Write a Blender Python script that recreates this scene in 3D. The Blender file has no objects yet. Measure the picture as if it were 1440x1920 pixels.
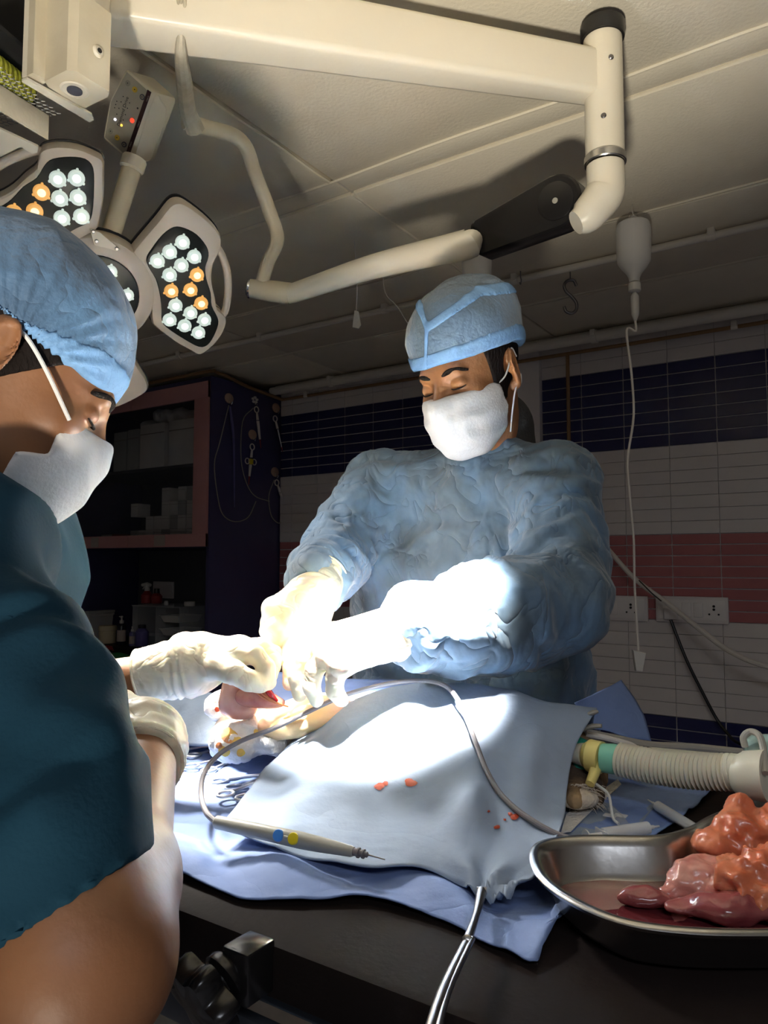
import bpy, bmesh, math, random
import numpy as np
from mathutils import Vector, Matrix

random.seed(7)
rng = np.random.RandomState(7)
C = bpy.context.scene.collection
SC = bpy.context.scene

# ------------------------------------------------------------------ frames
# "view ground frame": X right, Y forward, Z up, camera foot at the origin.
# the world itself is aligned with the room (u along the tiled wall, v towards it)
CA, SA = 0.833, 0.5533
_n = math.hypot(CA, SA); CA /= _n; SA /= _n
YAW = math.atan2(SA, CA)
CAMZ = 1.25
F = 1386.0
PITCH = math.radians(3.92)
cp, sp = math.cos(PITCH), math.sin(PITCH)

def to_world(P):
    P = np.asarray(P, dtype=float)
    out = np.empty_like(P)
    out[..., 0] = P[..., 0]*CA - P[..., 1]*SA
    out[..., 1] = P[..., 0]*SA + P[..., 1]*CA
    out[..., 2] = P[..., 2]
    return out
def U(u, v, z):                       # room point -> view frame
    return np.array([u*CA + v*SA, -u*SA + v*CA, z])
UD, VD, ZD = U(1,0,0), U(0,1,0), np.array([0,0,1.])
O3 = np.array([0,0,CAMZ])
def ray(px, py):
    x = (px-720)/F; y = (960-py)/F
    return np.array([x, cp - y*sp, sp + y*cp])
def K(px, py, Y):
    d = ray(px, py); return O3 + d*(Y/d[1])
def hit(px, py, p0, n):
    d = ray(px, py); n = np.asarray(n, float)
    return O3 + d*(np.dot(np.asarray(p0)-O3, n)/np.dot(d, n))
def KZ(px, py, z): return hit(px, py, (0,0,z), (0,0,1))
def KV(px, py, v): return hit(px, py, U(0,v,0), VD)
def KU(px, py, u): return hit(px, py, U(u,0,0), UD)

# ------------------------------------------------------------------ camera, light, exposure
cam_d = bpy.data.cameras.new('camera'); cam = bpy.data.objects.new('camera', cam_d); C.objects.link(cam)
cam.location = (0, 0, CAMZ)
cam.rotation_euler = (math.radians(90)+PITCH, 0, YAW)
cam_d.sensor_fit = 'VERTICAL'; cam_d.sensor_height = 36; cam_d.sensor_width = 27
cam_d.lens = 36*F/1920; cam_d.clip_start = 0.02
SC.camera = cam
SC.view_settings.view_transform = 'Standard'; SC.view_settings.look = 'None'
SC.view_settings.gamma = 1; SC.view_settings.use_curve_mapping = False
SC.view_settings.exposure = 0.5
W = bpy.data.worlds.new('world'); SC.world = W; W.use_nodes = True
W.node_tree.nodes['Background'].inputs[0].default_value = (0.6, 0.62, 0.7, 1)
W.node_tree.nodes['Background'].inputs[1].default_value = 0.05
SC.cycles.max_bounces = 8; SC.cycles.diffuse_bounces = 5; SC.cycles.glossy_bounces = 4
SC.cycles.transmission_bounces = 6; SC.cycles.transparent_max_bounces = 8
SC.cycles.caustics_reflective = False; SC.cycles.caustics_refractive = False
SC.cycles.sample_clamp_indirect = 30.0
SC.cycles.use_denoising = True

LAMP_HUB = K(182, 548, 1.42)
FIELD = K(400, 1410, 0.97)
LAMP_N = FIELD - LAMP_HUB; LAMP_N /= np.linalg.norm(LAMP_N)
_c = O3 - LAMP_HUB; _c /= np.linalg.norm(_c)
FACE_N = LAMP_N*0.62 + _c*0.38; FACE_N /= np.linalg.norm(FACE_N)
SPOT_POWER = 85.0
def spot(name, p, target, power, size, blend, radius, col):
    d = bpy.data.lights.new(name, 'SPOT'); d.energy = power; d.spot_size = math.radians(size)
    d.spot_blend = blend; d.shadow_soft_size = radius; d.color = col
    o = bpy.data.objects.new(name, d); C.objects.link(o)
    a = Vector(to_world(p)); b = Vector(to_world(target))
    o.location = a; o.rotation_euler = (b-a).to_track_quat('-Z', 'Y').to_euler()
    return o
# surgical beams: one from the hub and one from each petal of the lamp (see the lamp builder)
_ax = np.cross(FACE_N, [0,0,1]); _ax /= np.linalg.norm(_ax); _ay = np.cross(_ax, FACE_N)
for k, ang in enumerate((8, 128, -110)):
    a = math.radians(ang)
    q = LAMP_HUB - _ax*math.cos(a)*0.17 + _ay*math.sin(a)*0.17 + FACE_N*0.10
    spot('petal_beam', q, FIELD, SPOT_POWER, 22, 1.0, 0.05, (1.0, 0.97, 0.90))
spot('hub_beam', LAMP_HUB + FACE_N*0.08, FIELD, SPOT_POWER, 22, 1.0, 0.07, (1.0, 0.97, 0.90))
spot('hub_spill', LAMP_HUB + FACE_N*0.08, FIELD + np.array([0.10,0,0]), 20, 95, 1.0, 0.07, (1.0, 0.96, 0.90))
# twin head of the lamp, above and behind the camera's upper frame edge
LAMP2 = np.array([0.08, 0.70, 2.10]); AIM2 = np.array([0.012, 0.985, 1.09])
N2 = AIM2-LAMP2; N2 /= np.linalg.norm(N2)
for k in range(3):
    a = 2*math.pi*k/3+0.4; e1 = np.cross(N2, [1,0,0]); e1 /= np.linalg.norm(e1); e2 = np.cross(N2, e1)
    spot('twin_beam', LAMP2+(e1*math.cos(a)+e2*math.sin(a))*0.13+N2*0.035, AIM2, 1900, 14.5, 0.75, 0.04, (1.0, 0.97, 0.90))
# added unseen uplight that brightens the ceiling and throws the arm's soft shadows there
_p = np.array([-0.25, -0.54, 0.5]); _e, _z = math.radians(50), math.radians(13)
spot('ceiling_fill_light', _p, _p+np.array([math.cos(_e)*math.sin(_z), math.cos(_e)*math.cos(_z), math.sin(_e)]), 170, 46, 1.0, 0.06, (1.0, 0.92, 0.78))
# dim unseen area light, added behind the camera to brighten the walls
ld = bpy.data.lights.new('wall_fill_light', 'AREA'); ld.shape = 'RECTANGLE'; ld.size = 1.2; ld.size_y = 0.15
ld.energy = 15.0; ld.color = (0.85, 0.9, 1.0)
lo = bpy.data.objects.new('wall_fill_light', ld); C.objects.link(lo); lo.location = (0.9, -1.0, 2.27)

# ------------------------------------------------------------------ materials
MATS = {}
def mat(name, col, rough=0.5, metal=0.0, col2=None, cscale=6.0, bump=0.0, bscale=40.0, bdet=4.0, stretch=None,
        trans=0.0, emit=None, estr=0.0, alpha=1.0, sss=0.0, sheen=0.0, coat=0.0, ior=1.45, spec=None, lo=0.4, hi=0.6, bump2=None, translucent=0.0):
    m = bpy.data.materials.new(name); m.use_nodes = True
    nt = m.node_tree; b = nt.nodes['Principled BSDF']; L = nt.links
    def S(k, v):
        if k in b.inputs: b.inputs[k].default_value = v
    S('Base Color', (*col, 1)); S('Roughness', rough); S('Metallic', metal); S('IOR', ior)
    S('Transmission Weight', trans); S('Alpha', alpha); S('Sheen Weight', sheen); S('Coat Weight', coat)
    if spec is not None: S('Specular IOR Level', spec)
    if sss: S('Subsurface Weight', sss); b.inputs['Subsurface Radius'].default_value = (0.02, 0.008, 0.004); S('Subsurface Scale', 0.5)
    if emit: S('Emission Color', (*emit, 1)); S('Emission Strength', estr)
    src = None
    if col2 is not None or bump or bump2:
        tc = nt.nodes.new('ShaderNodeTexCoord'); mp = nt.nodes.new('ShaderNodeMapping')
        L.new(tc.outputs['Object'], mp.inputs[0])
        if stretch: mp.inputs['Scale'].default_value = stretch
    if col2 is not None:
        n = nt.nodes.new('ShaderNodeTexNoise'); n.inputs['Scale'].default_value = cscale; n.inputs['Detail'].default_value = 5
        L.new(mp.outputs[0], n.inputs['Vector'])
        r = nt.nodes.new('ShaderNodeMapRange'); r.inputs['From Min'].default_value = lo; r.inputs['From Max'].default_value = hi
        L.new(n.outputs['Fac'], r.inputs['Value'])
        x = nt.nodes.new('ShaderNodeMix'); x.data_type = 'RGBA'
        x.inputs[6].default_value = (*col, 1); x.inputs[7].default_value = (*col2, 1)
        L.new(r.outputs[0], x.inputs[0]); L.new(x.outputs[2], b.inputs['Base Color'])
    nrm = None
    if bump2:                      # creases: ridged noise
        sc_, st_ = bump2
        n = nt.nodes.new('ShaderNodeTexNoise'); n.inputs['Scale'].default_value = sc_; n.inputs['Detail'].default_value = 2
        n.inputs['Distortion'].default_value = 0.8
        L.new(mp.outputs[0], n.inputs['Vector'])
        s = nt.nodes.new('ShaderNodeMath'); s.operation = 'SUBTRACT'; s.inputs[1].default_value = 0.5; L.new(n.outputs['Fac'], s.inputs[0])
        a_ = nt.nodes.new('ShaderNodeMath'); a_.operation = 'ABSOLUTE'; L.new(s.outputs[0], a_.inputs[0])
        p_ = nt.nodes.new('ShaderNodeMath'); p_.operation = 'POWER'; p_.inputs[1].default_value = 0.6; L.new(a_.outputs[0], p_.inputs[0])
        bp = nt.nodes.new('ShaderNodeBump'); bp.inputs['Strength'].default_value = st_; bp.inputs['Distance'].default_value = 0.01
        L.new(p_.outputs[0], bp.inputs['Height']); nrm = bp
    if bump:
        n = nt.nodes.new('ShaderNodeTexNoise'); n.inputs['Scale'].default_value = bscale; n.inputs['Detail'].default_value = bdet
        L.new(mp.outputs[0], n.inputs['Vector'])
        bp = nt.nodes.new('ShaderNodeBump'); bp.inputs['Strength'].default_value = bump; bp.inputs['Distance'].default_value = 0.004
        L.new(n.outputs['Fac'], bp.inputs['Height'])
        if nrm: L.new(nrm.outputs[0], bp.inputs['Normal'])
        nrm = bp
    if nrm: L.new(nrm.outputs[0], b.inputs['Normal'])
    MATS[name] = m
    return m
def M(n): return MATS[n]

# ------------------------------------------------------------------ mesh collector
class MB:
    def __init__(s): s.v = []; s.f = []; s.mi = []
    def add(s, V, Fs, mi=0):
        o = len(s.v); s.v.extend([tuple(map(float, p)) for p in V]); s.f.extend([tuple(int(i)+o for i in f) for f in Fs]); s.mi.extend([mi]*len(Fs)); return s
    def box(s, c, h, ax=None, bev=0.0, mi=0):
        ax = np.array(ax if ax is not None else [UD, VD, ZD], float); c = np.asarray(c, float); h = np.asarray(h, float)
        if bev <= 0:
            P = [(sx, sy, sz) for sz in (-1,1) for sy in (-1,1) for sx in (-1,1)]
            V = [c + ax[0]*p[0]*h[0] + ax[1]*p[1]*h[1] + ax[2]*p[2]*h[2] for p in P]
            return s.add(V, [(0,2,3,1),(4,5,7,6),(0,1,5,4),(2,6,7,3),(0,4,6,2),(1,3,7,5)], mi)
        bm = bmesh.new(); bmesh.ops.create_cube(bm, size=2.0)
        for w in bm.verts: w.co = Vector((w.co.x*h[0], w.co.y*h[1], w.co.z*h[2]))
        bmesh.ops.bevel(bm, geom=list(bm.edges), offset=min(bev, min(h)*0.95), segments=2, affect='EDGES', profile=0.5)
        bm.verts.ensure_lookup_table()
        V = [c + ax[0]*w.co.x + ax[1]*w.co.y + ax[2]*w.co.z for w in bm.verts]
        Fs = [[w.index for w in f.verts] for f in bm.faces]; bm.free()
        return s.add(V, Fs, mi)
    def tube(s, pts, r, seg=10, smooth=0, cap=True, mi=0, flat=None):
        P = np.array(pts, float)
        R = np.array(r if hasattr(r, '__len__') else [r]*len(P), float)
        if smooth:
            P, R = cat(P, smooth, R)
        n = len(P); T = np.gradient(P, axis=0); T /= np.linalg.norm(T, axis=1)[:, None]+1e-12
        up = np.array([0,0,1.]) if abs(T[0][2]) < 0.9 else np.array([1.,0,0])
        a = np.cross(T[0], up); a /= np.linalg.norm(a)
        V = []
        for i in range(n):
            a = a - T[i]*np.dot(a, T[i]); a /= np.linalg.norm(a); b = np.cross(T[i], a)
            for k in range(seg):
                t = 2*math.pi*k/seg
                V.append(P[i] + (a*math.cos(t) + b*math.sin(t)*(flat or 1))*R[i])
        Fs = [(i*seg+k, i*seg+(k+1)%seg, (i+1)*seg+(k+1)%seg, (i+1)*seg+k) for i in range(n-1) for k in range(seg)]
        if cap: Fs += [tuple(range(seg))[::-1], tuple((n-1)*seg+k for k in range(seg))]
        return s.add(V, Fs, mi)
    def lathe(s, base, axis, prof, seg=24, mi=0):      # prof: (radius, height)
        axis = np.asarray(axis, float); axis = axis/np.linalg.norm(axis); base = np.asarray(base, float)
        up = np.array([0,0,1.]) if abs(axis[2]) < 0.9 else np.array([1.,0,0])
        a = np.cross(axis, up); a /= np.linalg.norm(a); b = np.cross(axis, a)
        V = []
        for r, h in prof:
            for k in range(seg):
                t = 2*math.pi*k/seg; V.append(base + axis*h + (a*math.cos(t)+b*math.sin(t))*max(r, 1e-5))
        n = len(prof)
        Fs = [(i*seg+k, i*seg+(k+1)%seg, (i+1)*seg+(k+1)%seg, (i+1)*seg+k) for i in range(n-1) for k in range(seg)]
        Fs += [tuple(range(seg))[::-1], tuple((n-1)*seg+k for k in range(seg))]
        return s.add(V, Fs, mi)
    def prism(s, poly, n, levels, mi=0):   # poly: coplanar pts (N,3); levels: (inset fraction, offset along n)
        P = np.array(poly, float); c = P.mean(0); n = np.asarray(n, float); N = len(P); V = []
        for ins, off in levels:
            V += list(c + (P-c)*(1-ins) + n*off)
        m = len(levels)
        Fs = [(i*N+k, i*N+(k+1)%N, (i+1)*N+(k+1)%N, (i+1)*N+k) for i in range(m-1) for k in range(N)]
        Fs += [tuple(range(N))[::-1], tuple((m-1)*N+k for k in range(N))]
        return s.add(V, Fs, mi)
    def sphere(s, c, r, seg=14, rings=9, mi=0, ax=None):
        r = np.array(r if hasattr(r, '__len__') else [r]*3, float); c = np.asarray(c, float)
        ax = np.array(ax if ax is not None else np.eye(3), float)
        prof = []
        V = []
        for i in range(rings+1):
            ph = math.pi*i/rings
            for k in range(seg):
                t = 2*math.pi*k/seg
                q = np.array([math.sin(ph)*math.cos(t), math.sin(ph)*math.sin(t), -math.cos(ph)])*r
                V.append(c + q @ ax)
        Fs = [(i*seg+k, i*seg+(k+1)%seg, (i+1)*seg+(k+1)%seg, (i+1)*seg+k) for i in range(rings) for k in range(seg)]
        return s.add(V, Fs, mi)
    def grid(s, G, mi=0):
        G = np.array(G, float); a, b = G.shape[:2]
        V = G.reshape(-1, 3)
        Fs = [(i*b+j, i*b+j+1, (i+1)*b+j+1, (i+1)*b+j) for i in range(a-1) for j in range(b-1)]
        return s.add(V, Fs, mi)
    def obj(s, name, m, parent=None, **kw): return link(name, np.array(s.v), s.f, m, parent, mi=s.mi, **kw)

def cat(P, sub, R=None, closed=False):
    P = np.array(P, float); n = len(P)
    if closed: Q = np.vstack([P[-1], P, P[0], P[1]]); segs = n
    else: Q = np.vstack([2*P[0]-P[1], P, 2*P[-1]-P[-2]]); segs = n-1
    out = []; rr = []
    for i in range(segs):
        p0, p1, p2, p3 = Q[i], Q[i+1], Q[i+2], Q[i+3]
        for k in range(sub):
            t = k/sub
            out.append(0.5*((2*p1) + (-p0+p2)*t + (2*p0-5*p1+4*p2-p3)*t*t + (-p0+3*p1-3*p2+p3)*t**3))
            if R is not None: rr.append(R[i]*(1-t)+R[(i+1) % n]*t)
    if not closed:
        out.append(P[-1])
        if R is not None: rr.append(R[-1])
    out = np.array(out)
    return (out, np.array(rr)) if R is not None else out
def cat2(G, su, sv):
    G = np.array(G, float)
    A = np.array([cat(row, sv) for row in G])
    B = np.array([cat(A[:, j], su) for j in range(A.shape[1])])
    return B.transpose(1, 0, 2)

EMPTY_W = {}
def pw(o):
    return EMPTY_W.get(o.name, Vector((0,0,0)))
def link(name, V, Fs, m, parent=None, mi=None, smooth=True, sharp=0.6, solid=0.0, fix=True, loops=None, solid_off=-1):
    Wv = to_world(np.asarray(V, float))
    lo_, hi_ = Wv.min(0), Wv.max(0); org = np.array([(lo_[0]+hi_[0])/2, (lo_[1]+hi_[1])/2, lo_[2]])
    me = bpy.data.meshes.new(name)
    if isinstance(Fs, np.ndarray): Fs = Fs.tolist()
    me.from_pydata((Wv-org).tolist(), [], [list(f) for f in Fs])
    ms = m if isinstance(m, (list, tuple)) else [m]
    for x in ms: me.materials.append(M(x) if isinstance(x, str) else x)
    if mi is not None and len(ms) > 1: me.polygons.foreach_set('material_index', mi)
    if fix:
        bm = bmesh.new(); bm.from_mesh(me); bmesh.ops.recalc_face_normals(bm, faces=bm.faces); bm.to_mesh(me); bm.free()
    me.update()
    if smooth:
        me.polygons.foreach_set('use_smooth', [True]*len(me.polygons))
        if sharp: me.set_sharp_from_angle(angle=sharp)
    o = bpy.data.objects.new(name, me); C.objects.link(o)
    EMPTY_W[o.name] = Vector(org)
    if parent is not None:
        o.parent = parent; o.location = Vector(org) - pw(parent)
    else: o.location = Vector(org)
    if solid:
        md = o.modifiers.new('thickness', 'SOLIDIFY'); md.thickness = solid; md.offset = solid_off
    return o
def thing(name, label, cat_, base, group=None):
    o = bpy.data.objects.new(name, None); C.objects.link(o); o.empty_display_size = 0.05
    o.location = Vector(to_world(base)); EMPTY_W[o.name] = o.location.copy()
    return tag(o, label, cat_, group)
def tag(o, label, cat_, group=None):
    o['label'] = label; o['category'] = cat_
    if group: o['group'] = group
    return o
def struct(o): o['kind'] = 'structure'; return o
def dup(root, delta, label=None, rotz=0):
    r = root.copy(); C.objects.link(r)
    r.location = root.location + Vector(delta); EMPTY_W[r.name] = r.location.copy()
    if rotz: r.rotation_euler[2] += rotz
    if label: r['label'] = label
    for ch in list(root.children):
        c = ch.copy(); C.objects.link(c); c.parent = r
        for g in ch.children:
            d = g.copy(); C.objects.link(d); d.parent = c
    return r

# ------------------------------------------------------------------ noise + signed distance modelling
_tab = rng.rand(64, 64, 64).astype(np.float32)
def vn(p, s=1.0, off=0.0):
    p = np.asarray(p)*s + off
    i = np.floor(p).astype(int); f = p - i; f = f*f*(3-2*f)
    i &= 63; j = (i+1) & 63
    x0, y0, z0 = i[...,0], i[...,1], i[...,2]; x1, y1, z1 = j[...,0], j[...,1], j[...,2]
    fx, fy, fz = f[...,0], f[...,1], f[...,2]
    a = _tab[x0,y0,z0]*(1-fx)+_tab[x1,y0,z0]*fx; b = _tab[x0,y1,z0]*(1-fx)+_tab[x1,y1,z0]*fx
    c = _tab[x0,y0,z1]*(1-fx)+_tab[x1,y0,z1]*fx; d = _tab[x0,y1,z1]*(1-fx)+_tab[x1,y1,z1]*fx
    return (a*(1-fy)+b*fy)*(1-fz) + (c*(1-fy)+d*fy)*fz
def fbm(p, s, off=0.0): return vn(p, s, off)*0.6 + vn(p, s*2.1, off+7)*0.28 + vn(p, s*4.3, off+3)*0.12
def ridge(p, s, off=0.0):
    w = np.stack([vn(p, s*0.6, off+11), vn(p, s*0.6, off+23), vn(p, s*0.6, off+31)], -1)
    q = np.asarray(p)*s + w*1.6
    return 1 - np.abs(2*vn(q, 1.0, off)-1)*2.0
def rc(P, a, b, ra, rb=None):
    rb = ra if rb is None else rb
    a = np.asarray(a, np.float32); b = np.asarray(b, np.float32); ba = b-a
    pa = P-a; h = np.clip((pa@ba)/max(float(ba@ba), 1e-9), 0, 1)
    return np.sqrt(((pa - h[:, None]*ba)**2).sum(1)) - (ra + (rb-ra)*h)
def ell(P, c, r, B=None):
    q = P - np.asarray(c, np.float32)
    if B is not None: q = q @ np.asarray(B, np.float32).T
    r = np.asarray(r, np.float32); k0 = np.sqrt(((q/r)**2).sum(1)); k1 = np.sqrt(((q/(r*r))**2).sum(1)) + 1e-9
    return k0*(k0-1)/k1
def sm(a, b, k):
    h = np.clip(0.5+0.5*(b-a)/k, 0, 1); return b*(1-h)+a*h - k*h*(1-h)
def smx(a, b, k): return -sm(-a, -b, k)
def chain(P, pts, rs, k=0.01):
    d = None
    for i in range(len(pts)-1):
        e = rc(P, pts[i], pts[i+1], rs[i], rs[i+1]); d = e if d is None else np.minimum(d, e)
    return d
def sdf_mesh(fn, lo, hi, h):
    lo = np.asarray(lo, float); hi = np.asarray(hi, float)
    n = (np.ceil((hi-lo)/h/4).astype(int))*4+1
    nc = (n-1)//4+1
    ax = [lo[i]+np.arange(n[i])*h for i in range(3)]
    gx, gy, gz = np.meshgrid(ax[0][::4], ax[1][::4], ax[2][::4], indexing='ij')
    Pc = np.stack([gx, gy, gz], -1).reshape(-1, 3).astype(np.float32)
    D = fn(Pc).reshape(nc)
    idx = [np.minimum((np.arange(n[i])+2)//4, nc[i]-1) for i in range(3)]
    V = D[np.ix_(*idx)].astype(np.float32)
    msk = np.abs(V) < h*8
    I = np.argwhere(msk)
    P = (lo + I*h).astype(np.float32)
    out = np.empty(len(P), np.float32)
    for s in range(0, len(P), 400000): out[s:s+400000] = fn(P[s:s+400000])
    V[msk] = out
    V[0], V[-1], V[:,0], V[:,-1], V[:,:,0], V[:,:,-1] = [np.maximum(x, h*0.5) for x in (V[0], V[-1], V[:,0], V[:,-1], V[:,:,0], V[:,:,-1])]
    S = V < 0
    cs = S[:-1,:-1,:-1].astype(np.int8)
    tot = np.zeros(tuple(n-1), np.int8)
    for dx in (0,1):
        for dy in (0,1):
            for dz in (0,1): tot += S[dx:n[0]-1+dx, dy:n[1]-1+dy, dz:n[2]-1+dz]
    act = (tot > 0) & (tot < 8)
    A = np.argwhere(act); ids = -np.ones(tuple(n-1), np.int64); ids[act] = np.arange(len(A))
    corners = [(a,b,c) for a in (0,1) for b in (0,1) for c in (0,1)]
    cv = {c: V[A[:,0]+c[0], A[:,1]+c[1], A[:,2]+c[2]] for c in corners}
    acc = np.zeros((len(A),3)); cnt = np.zeros(len(A))
    for c in corners:
        for a in range(3):
            if c[a] == 0:
                e = list(c); e[a] = 1; e = tuple(e)
                v0, v1 = cv[c], cv[e]; m = (v0 < 0) != (v1 < 0)
                t = np.where(m, v0/(v0-v1+1e-20), 0)
                p = np.array(c, float)[None].repeat(len(A), 0); p[:, a] = t
                acc[m] += p[m]; cnt[m] += 1
    X = lo + (A + acc/np.maximum(cnt,1)[:,None])*h
    Fs = []
    for a in range(3):
        b, c = (a+1)%3, (a+2)%3
        sl0 = [slice(1, n[i]-1) for i in range(3)]; sl0[a] = slice(0, n[a]-1)
        sl1 = list(sl0); sl1[a] = slice(1, n[a])
        s0, s1 = S[tuple(sl0)], S[tuple(sl1)]
        m = s0 != s1; E = np.argwhere(m); st = s0[m]
        for i in range(3):
            if i != a: E[:, i] += 1
        def cid(db, dc):
            Q = E.copy(); Q[:, b] -= db; Q[:, c] -= dc; return ids[Q[:,0], Q[:,1], Q[:,2]]
        q = np.stack([cid(1,1), cid(0,1), cid(0,0), cid(1,0)], 1)
        q[~st] = q[~st][:, ::-1]
        Fs.append(q)
    Fq = np.vstack(Fs); Fq = Fq[(Fq >= 0).all(1)]
    return X, Fq
def vnormals(V, Q):
    n = np.cross(V[Q[:,2]]-V[Q[:,0]], V[Q[:,3]]-V[Q[:,1]])
    N = np.zeros_like(V)
    for k in range(4): np.add.at(N, Q[:,k], n)
    return N/(np.linalg.norm(N, axis=1)[:,None]+1e-12)
def relax(V, Q, it=1, lam=0.5):
    for _ in range(it):
        A = np.zeros_like(V); c = np.zeros(len(V))
        for k in range(4):
            for j in (1, 3):
                np.add.at(A, Q[:,k], V[Q[:,(k+j)%4]]); np.add.at(c, Q[:,k], 1)
        V = V*(1-lam) + lam*A/np.maximum(c,1)[:,None]
    return V
def sculpt(name, fn, lo, hi, h, m, parent=None, disp=None, rel=1, **kw):
    V, Q = sdf_mesh(fn, lo, hi, h)
    V = relax(V, Q, rel)
    if disp is not None: V = V + vnormals(V, Q)*disp(V)[:, None]
    return link(name, V, Q, m, parent, sharp=0, fix=False, **kw)
def sculpts(blocks):
    Vs, Qs, o = [], [], 0
    for fn, lo, hi, h in blocks:
        V, Q = sdf_mesh(fn, lo, hi, h); V = relax(V, Q, 1); Vs.append(V); Qs.append(Q+o); o += len(V)
    return np.vstack(Vs), np.vstack(Qs)

# ------------------------------------------------------------------ material list
mat('ceiling_paint', (0.86,0.79,0.63), 0.75, col2=(0.80,0.73,0.58), cscale=5, bump=0.25, bscale=120, lo=0.3, hi=0.7)
mat('cornice_paint', (0.66,0.60,0.50), 0.6, bump=0.15, bscale=60)
mat('wall_grout', (0.85,0.80,0.80), 0.8)
mat('tile_blue', (0.024,0.026,0.10), 0.22, col2=(0.03,0.033,0.115), cscale=4)
mat('tile_pink', (0.46,0.17,0.17), 0.22, col2=(0.42,0.15,0.155), cscale=4)
mat('tile_white', (0.72,0.67,0.65), 0.3, col2=(0.67,0.625,0.61), cscale=3)
mat('wall_plain', (0.40,0.38,0.36), 0.7)
mat('floor_tile', (0.62,0.60,0.63), 0.35, col2=(0.54,0.52,0.55), cscale=3)
mat('pvc_white', (0.80,0.75,0.66), 0.4)
mat('brown_pipe', (0.28,0.16,0.07), 0.5)
mat('lamp_cream', (0.7380,0.6750,0.5400), 0.32, bump=0.06, bscale=90)
mat('lamp_cream_old', (0.6660,0.5940,0.4410), 0.38, col2=(0.5940,0.5220,0.3780), cscale=9, bump=0.12, bscale=70)
mat('petal_shell', (0.6460,0.5610,0.4590), 0.4)
mat('old_tape', (0.42,0.37,0.27), 0.35, col2=(0.52,0.47,0.36), cscale=30, bump=0.5, bscale=60)
mat('black_plastic', (0.012,0.011,0.011), 0.28)
mat('black_gasket', (0.01,0.01,0.012), 0.5)
mat('dark_glass', (0.008,0.010,0.010), 0.35, spec=0.25)
mat('chrome', (0.75,0.75,0.75), 0.12, 1.0)
mat('steel', (0.50,0.49,0.48), 0.26, 1.0, bump=0.05, bscale=60)
mat('steel_dark', (0.26,0.25,0.26), 0.35, 1.0)
mat('steel_bright', (0.80,0.81,0.86), 0.45, 0.9)
mat('led_white', (0.5,0.55,0.52), 0.2, emit=(0.80,0.95,0.85), estr=0.36)
mat('led_core', (0.9,0.95,0.92), 0.2, emit=(1.0,1.0,1.0), estr=1.0)
mat('led_amber', (0.5,0.3,0.1), 0.2, emit=(1.0,0.50,0.13), estr=0.45)
mat('led_amber_core', (0.9,0.55,0.2), 0.2, emit=(1.0,0.82,0.45), estr=1.1)
mat('panel_grey', (0.36,0.33,0.27), 0.5, bump=0.1, bscale=300)
mat('panel_stripe', (0.03,0.008,0.008), 0.4)
mat('print_black', (0.012,0.012,0.012), 0.6)
mat('print_grey', (0.35,0.33,0.30), 0.6)
mat('btn_grey', (0.24,0.23,0.19), 0.5)
mat('btn_yellow', (0.45,0.30,0.03), 0.5)
mat('btn_dark', (0.05,0.05,0.07), 0.5)
mat('ind_red', (0.6,0.02,0.01), 0.4, emit=(1,0.05,0.02), estr=1.2)
mat('ind_white', (0.8,0.8,1), 0.4, emit=(0.85,0.85,1), estr=2.5)
mat('ind_amber', (0.8,0.5,0.1), 0.4, emit=(1,0.6,0.05), estr=2.0)
mat('skin_a', (0.3240,0.1485,0.0648), 0.5, col2=(0.2790,0.1215,0.0495), cscale=14, bump=0.2, bscale=160, sss=0.12)
mat('skin_b', (0.2550,0.1162,0.0525), 0.5, col2=(0.2100,0.0900,0.0390), cscale=10, bump=0.08, bscale=160, sss=0.12)
mat('lip', (0.25,0.09,0.06), 0.5)
mat('hair_black', (0.012,0.009,0.008), 0.8, spec=0.1, bump=0.9, bscale=220, stretch=(1,1,0.3))
mat('hair_stubble', (0.045,0.025,0.016), 0.75, col2=(0.02,0.014,0.012), cscale=60, bump=0.6, bscale=300)
mat('eye_white', (0.6,0.55,0.5), 0.2)
mat('gown_blue', (0.115,0.205,0.325), 0.7, col2=(0.080,0.122,0.165), cscale=7, bump=0.35, bscale=55, bump2=(18, 0.8), sheen=0.25, stretch=(1,1,0.8))
mat('gown_trim', (0.0960,0.2080,0.3840), 0.65, bump=0.3, bscale=60)
mat('cap_blue', (0.0800,0.1240,0.1680), 0.7, col2=(0.1200,0.1920,0.2880), cscale=9, bump=0.5, bscale=140, bump2=(22, 0.3), sheen=0.3)
mat('cap_trim', (0.1520,0.2960,0.5280), 0.65, col2=(0.1840,0.3440,0.5760), cscale=20, bump=0.3, bscale=160)
mat('cap_near', (0.0864,0.1872,0.3312), 0.7, col2=(0.0324,0.0612,0.1080), cscale=6, bump=0.4, bscale=150, bump2=(14, 0.5), sheen=0.3, lo=0.38, hi=0.66)
mat('cap_near_band', (0.1500,0.3000,0.5250), 0.7, bump=0.4, bscale=160, bump2=(18, 0.3))
mat('mask_white', (0.6800,0.6630,0.6460), 0.75, bump=0.2, bscale=260)
mat('mask_inner', (0.45,0.58,0.85), 0.75)
mat('latex', (0.80,0.70,0.50), 0.38, col2=(0.83,0.75,0.57), cscale=12, bump=0.3, bscale=60, bump2=(26, 0.35), sss=0.15)
mat('latex_blood', (0.55,0.20,0.08), 0.4)
mat('scrub_teal', (0.0050,0.032,0.055), 0.85, spec=0.2, col2=(0.004,0.026,0.046), cscale=5, bump=0.10, bscale=300)
mat('trouser_dark', (0.03,0.04,0.07), 0.8)
mat('undershirt', (0.028,0.026,0.026), 0.85, bump=0.3, bscale=200)
mat('shoe', (0.02,0.02,0.02), 0.5)
mat('drape_blue', (0.1870,0.2720,0.5270), 0.72, col2=(0.2125,0.2975,0.5440), cscale=5, bump=0.35, bscale=60, bump2=(7, 0.35))
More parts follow.
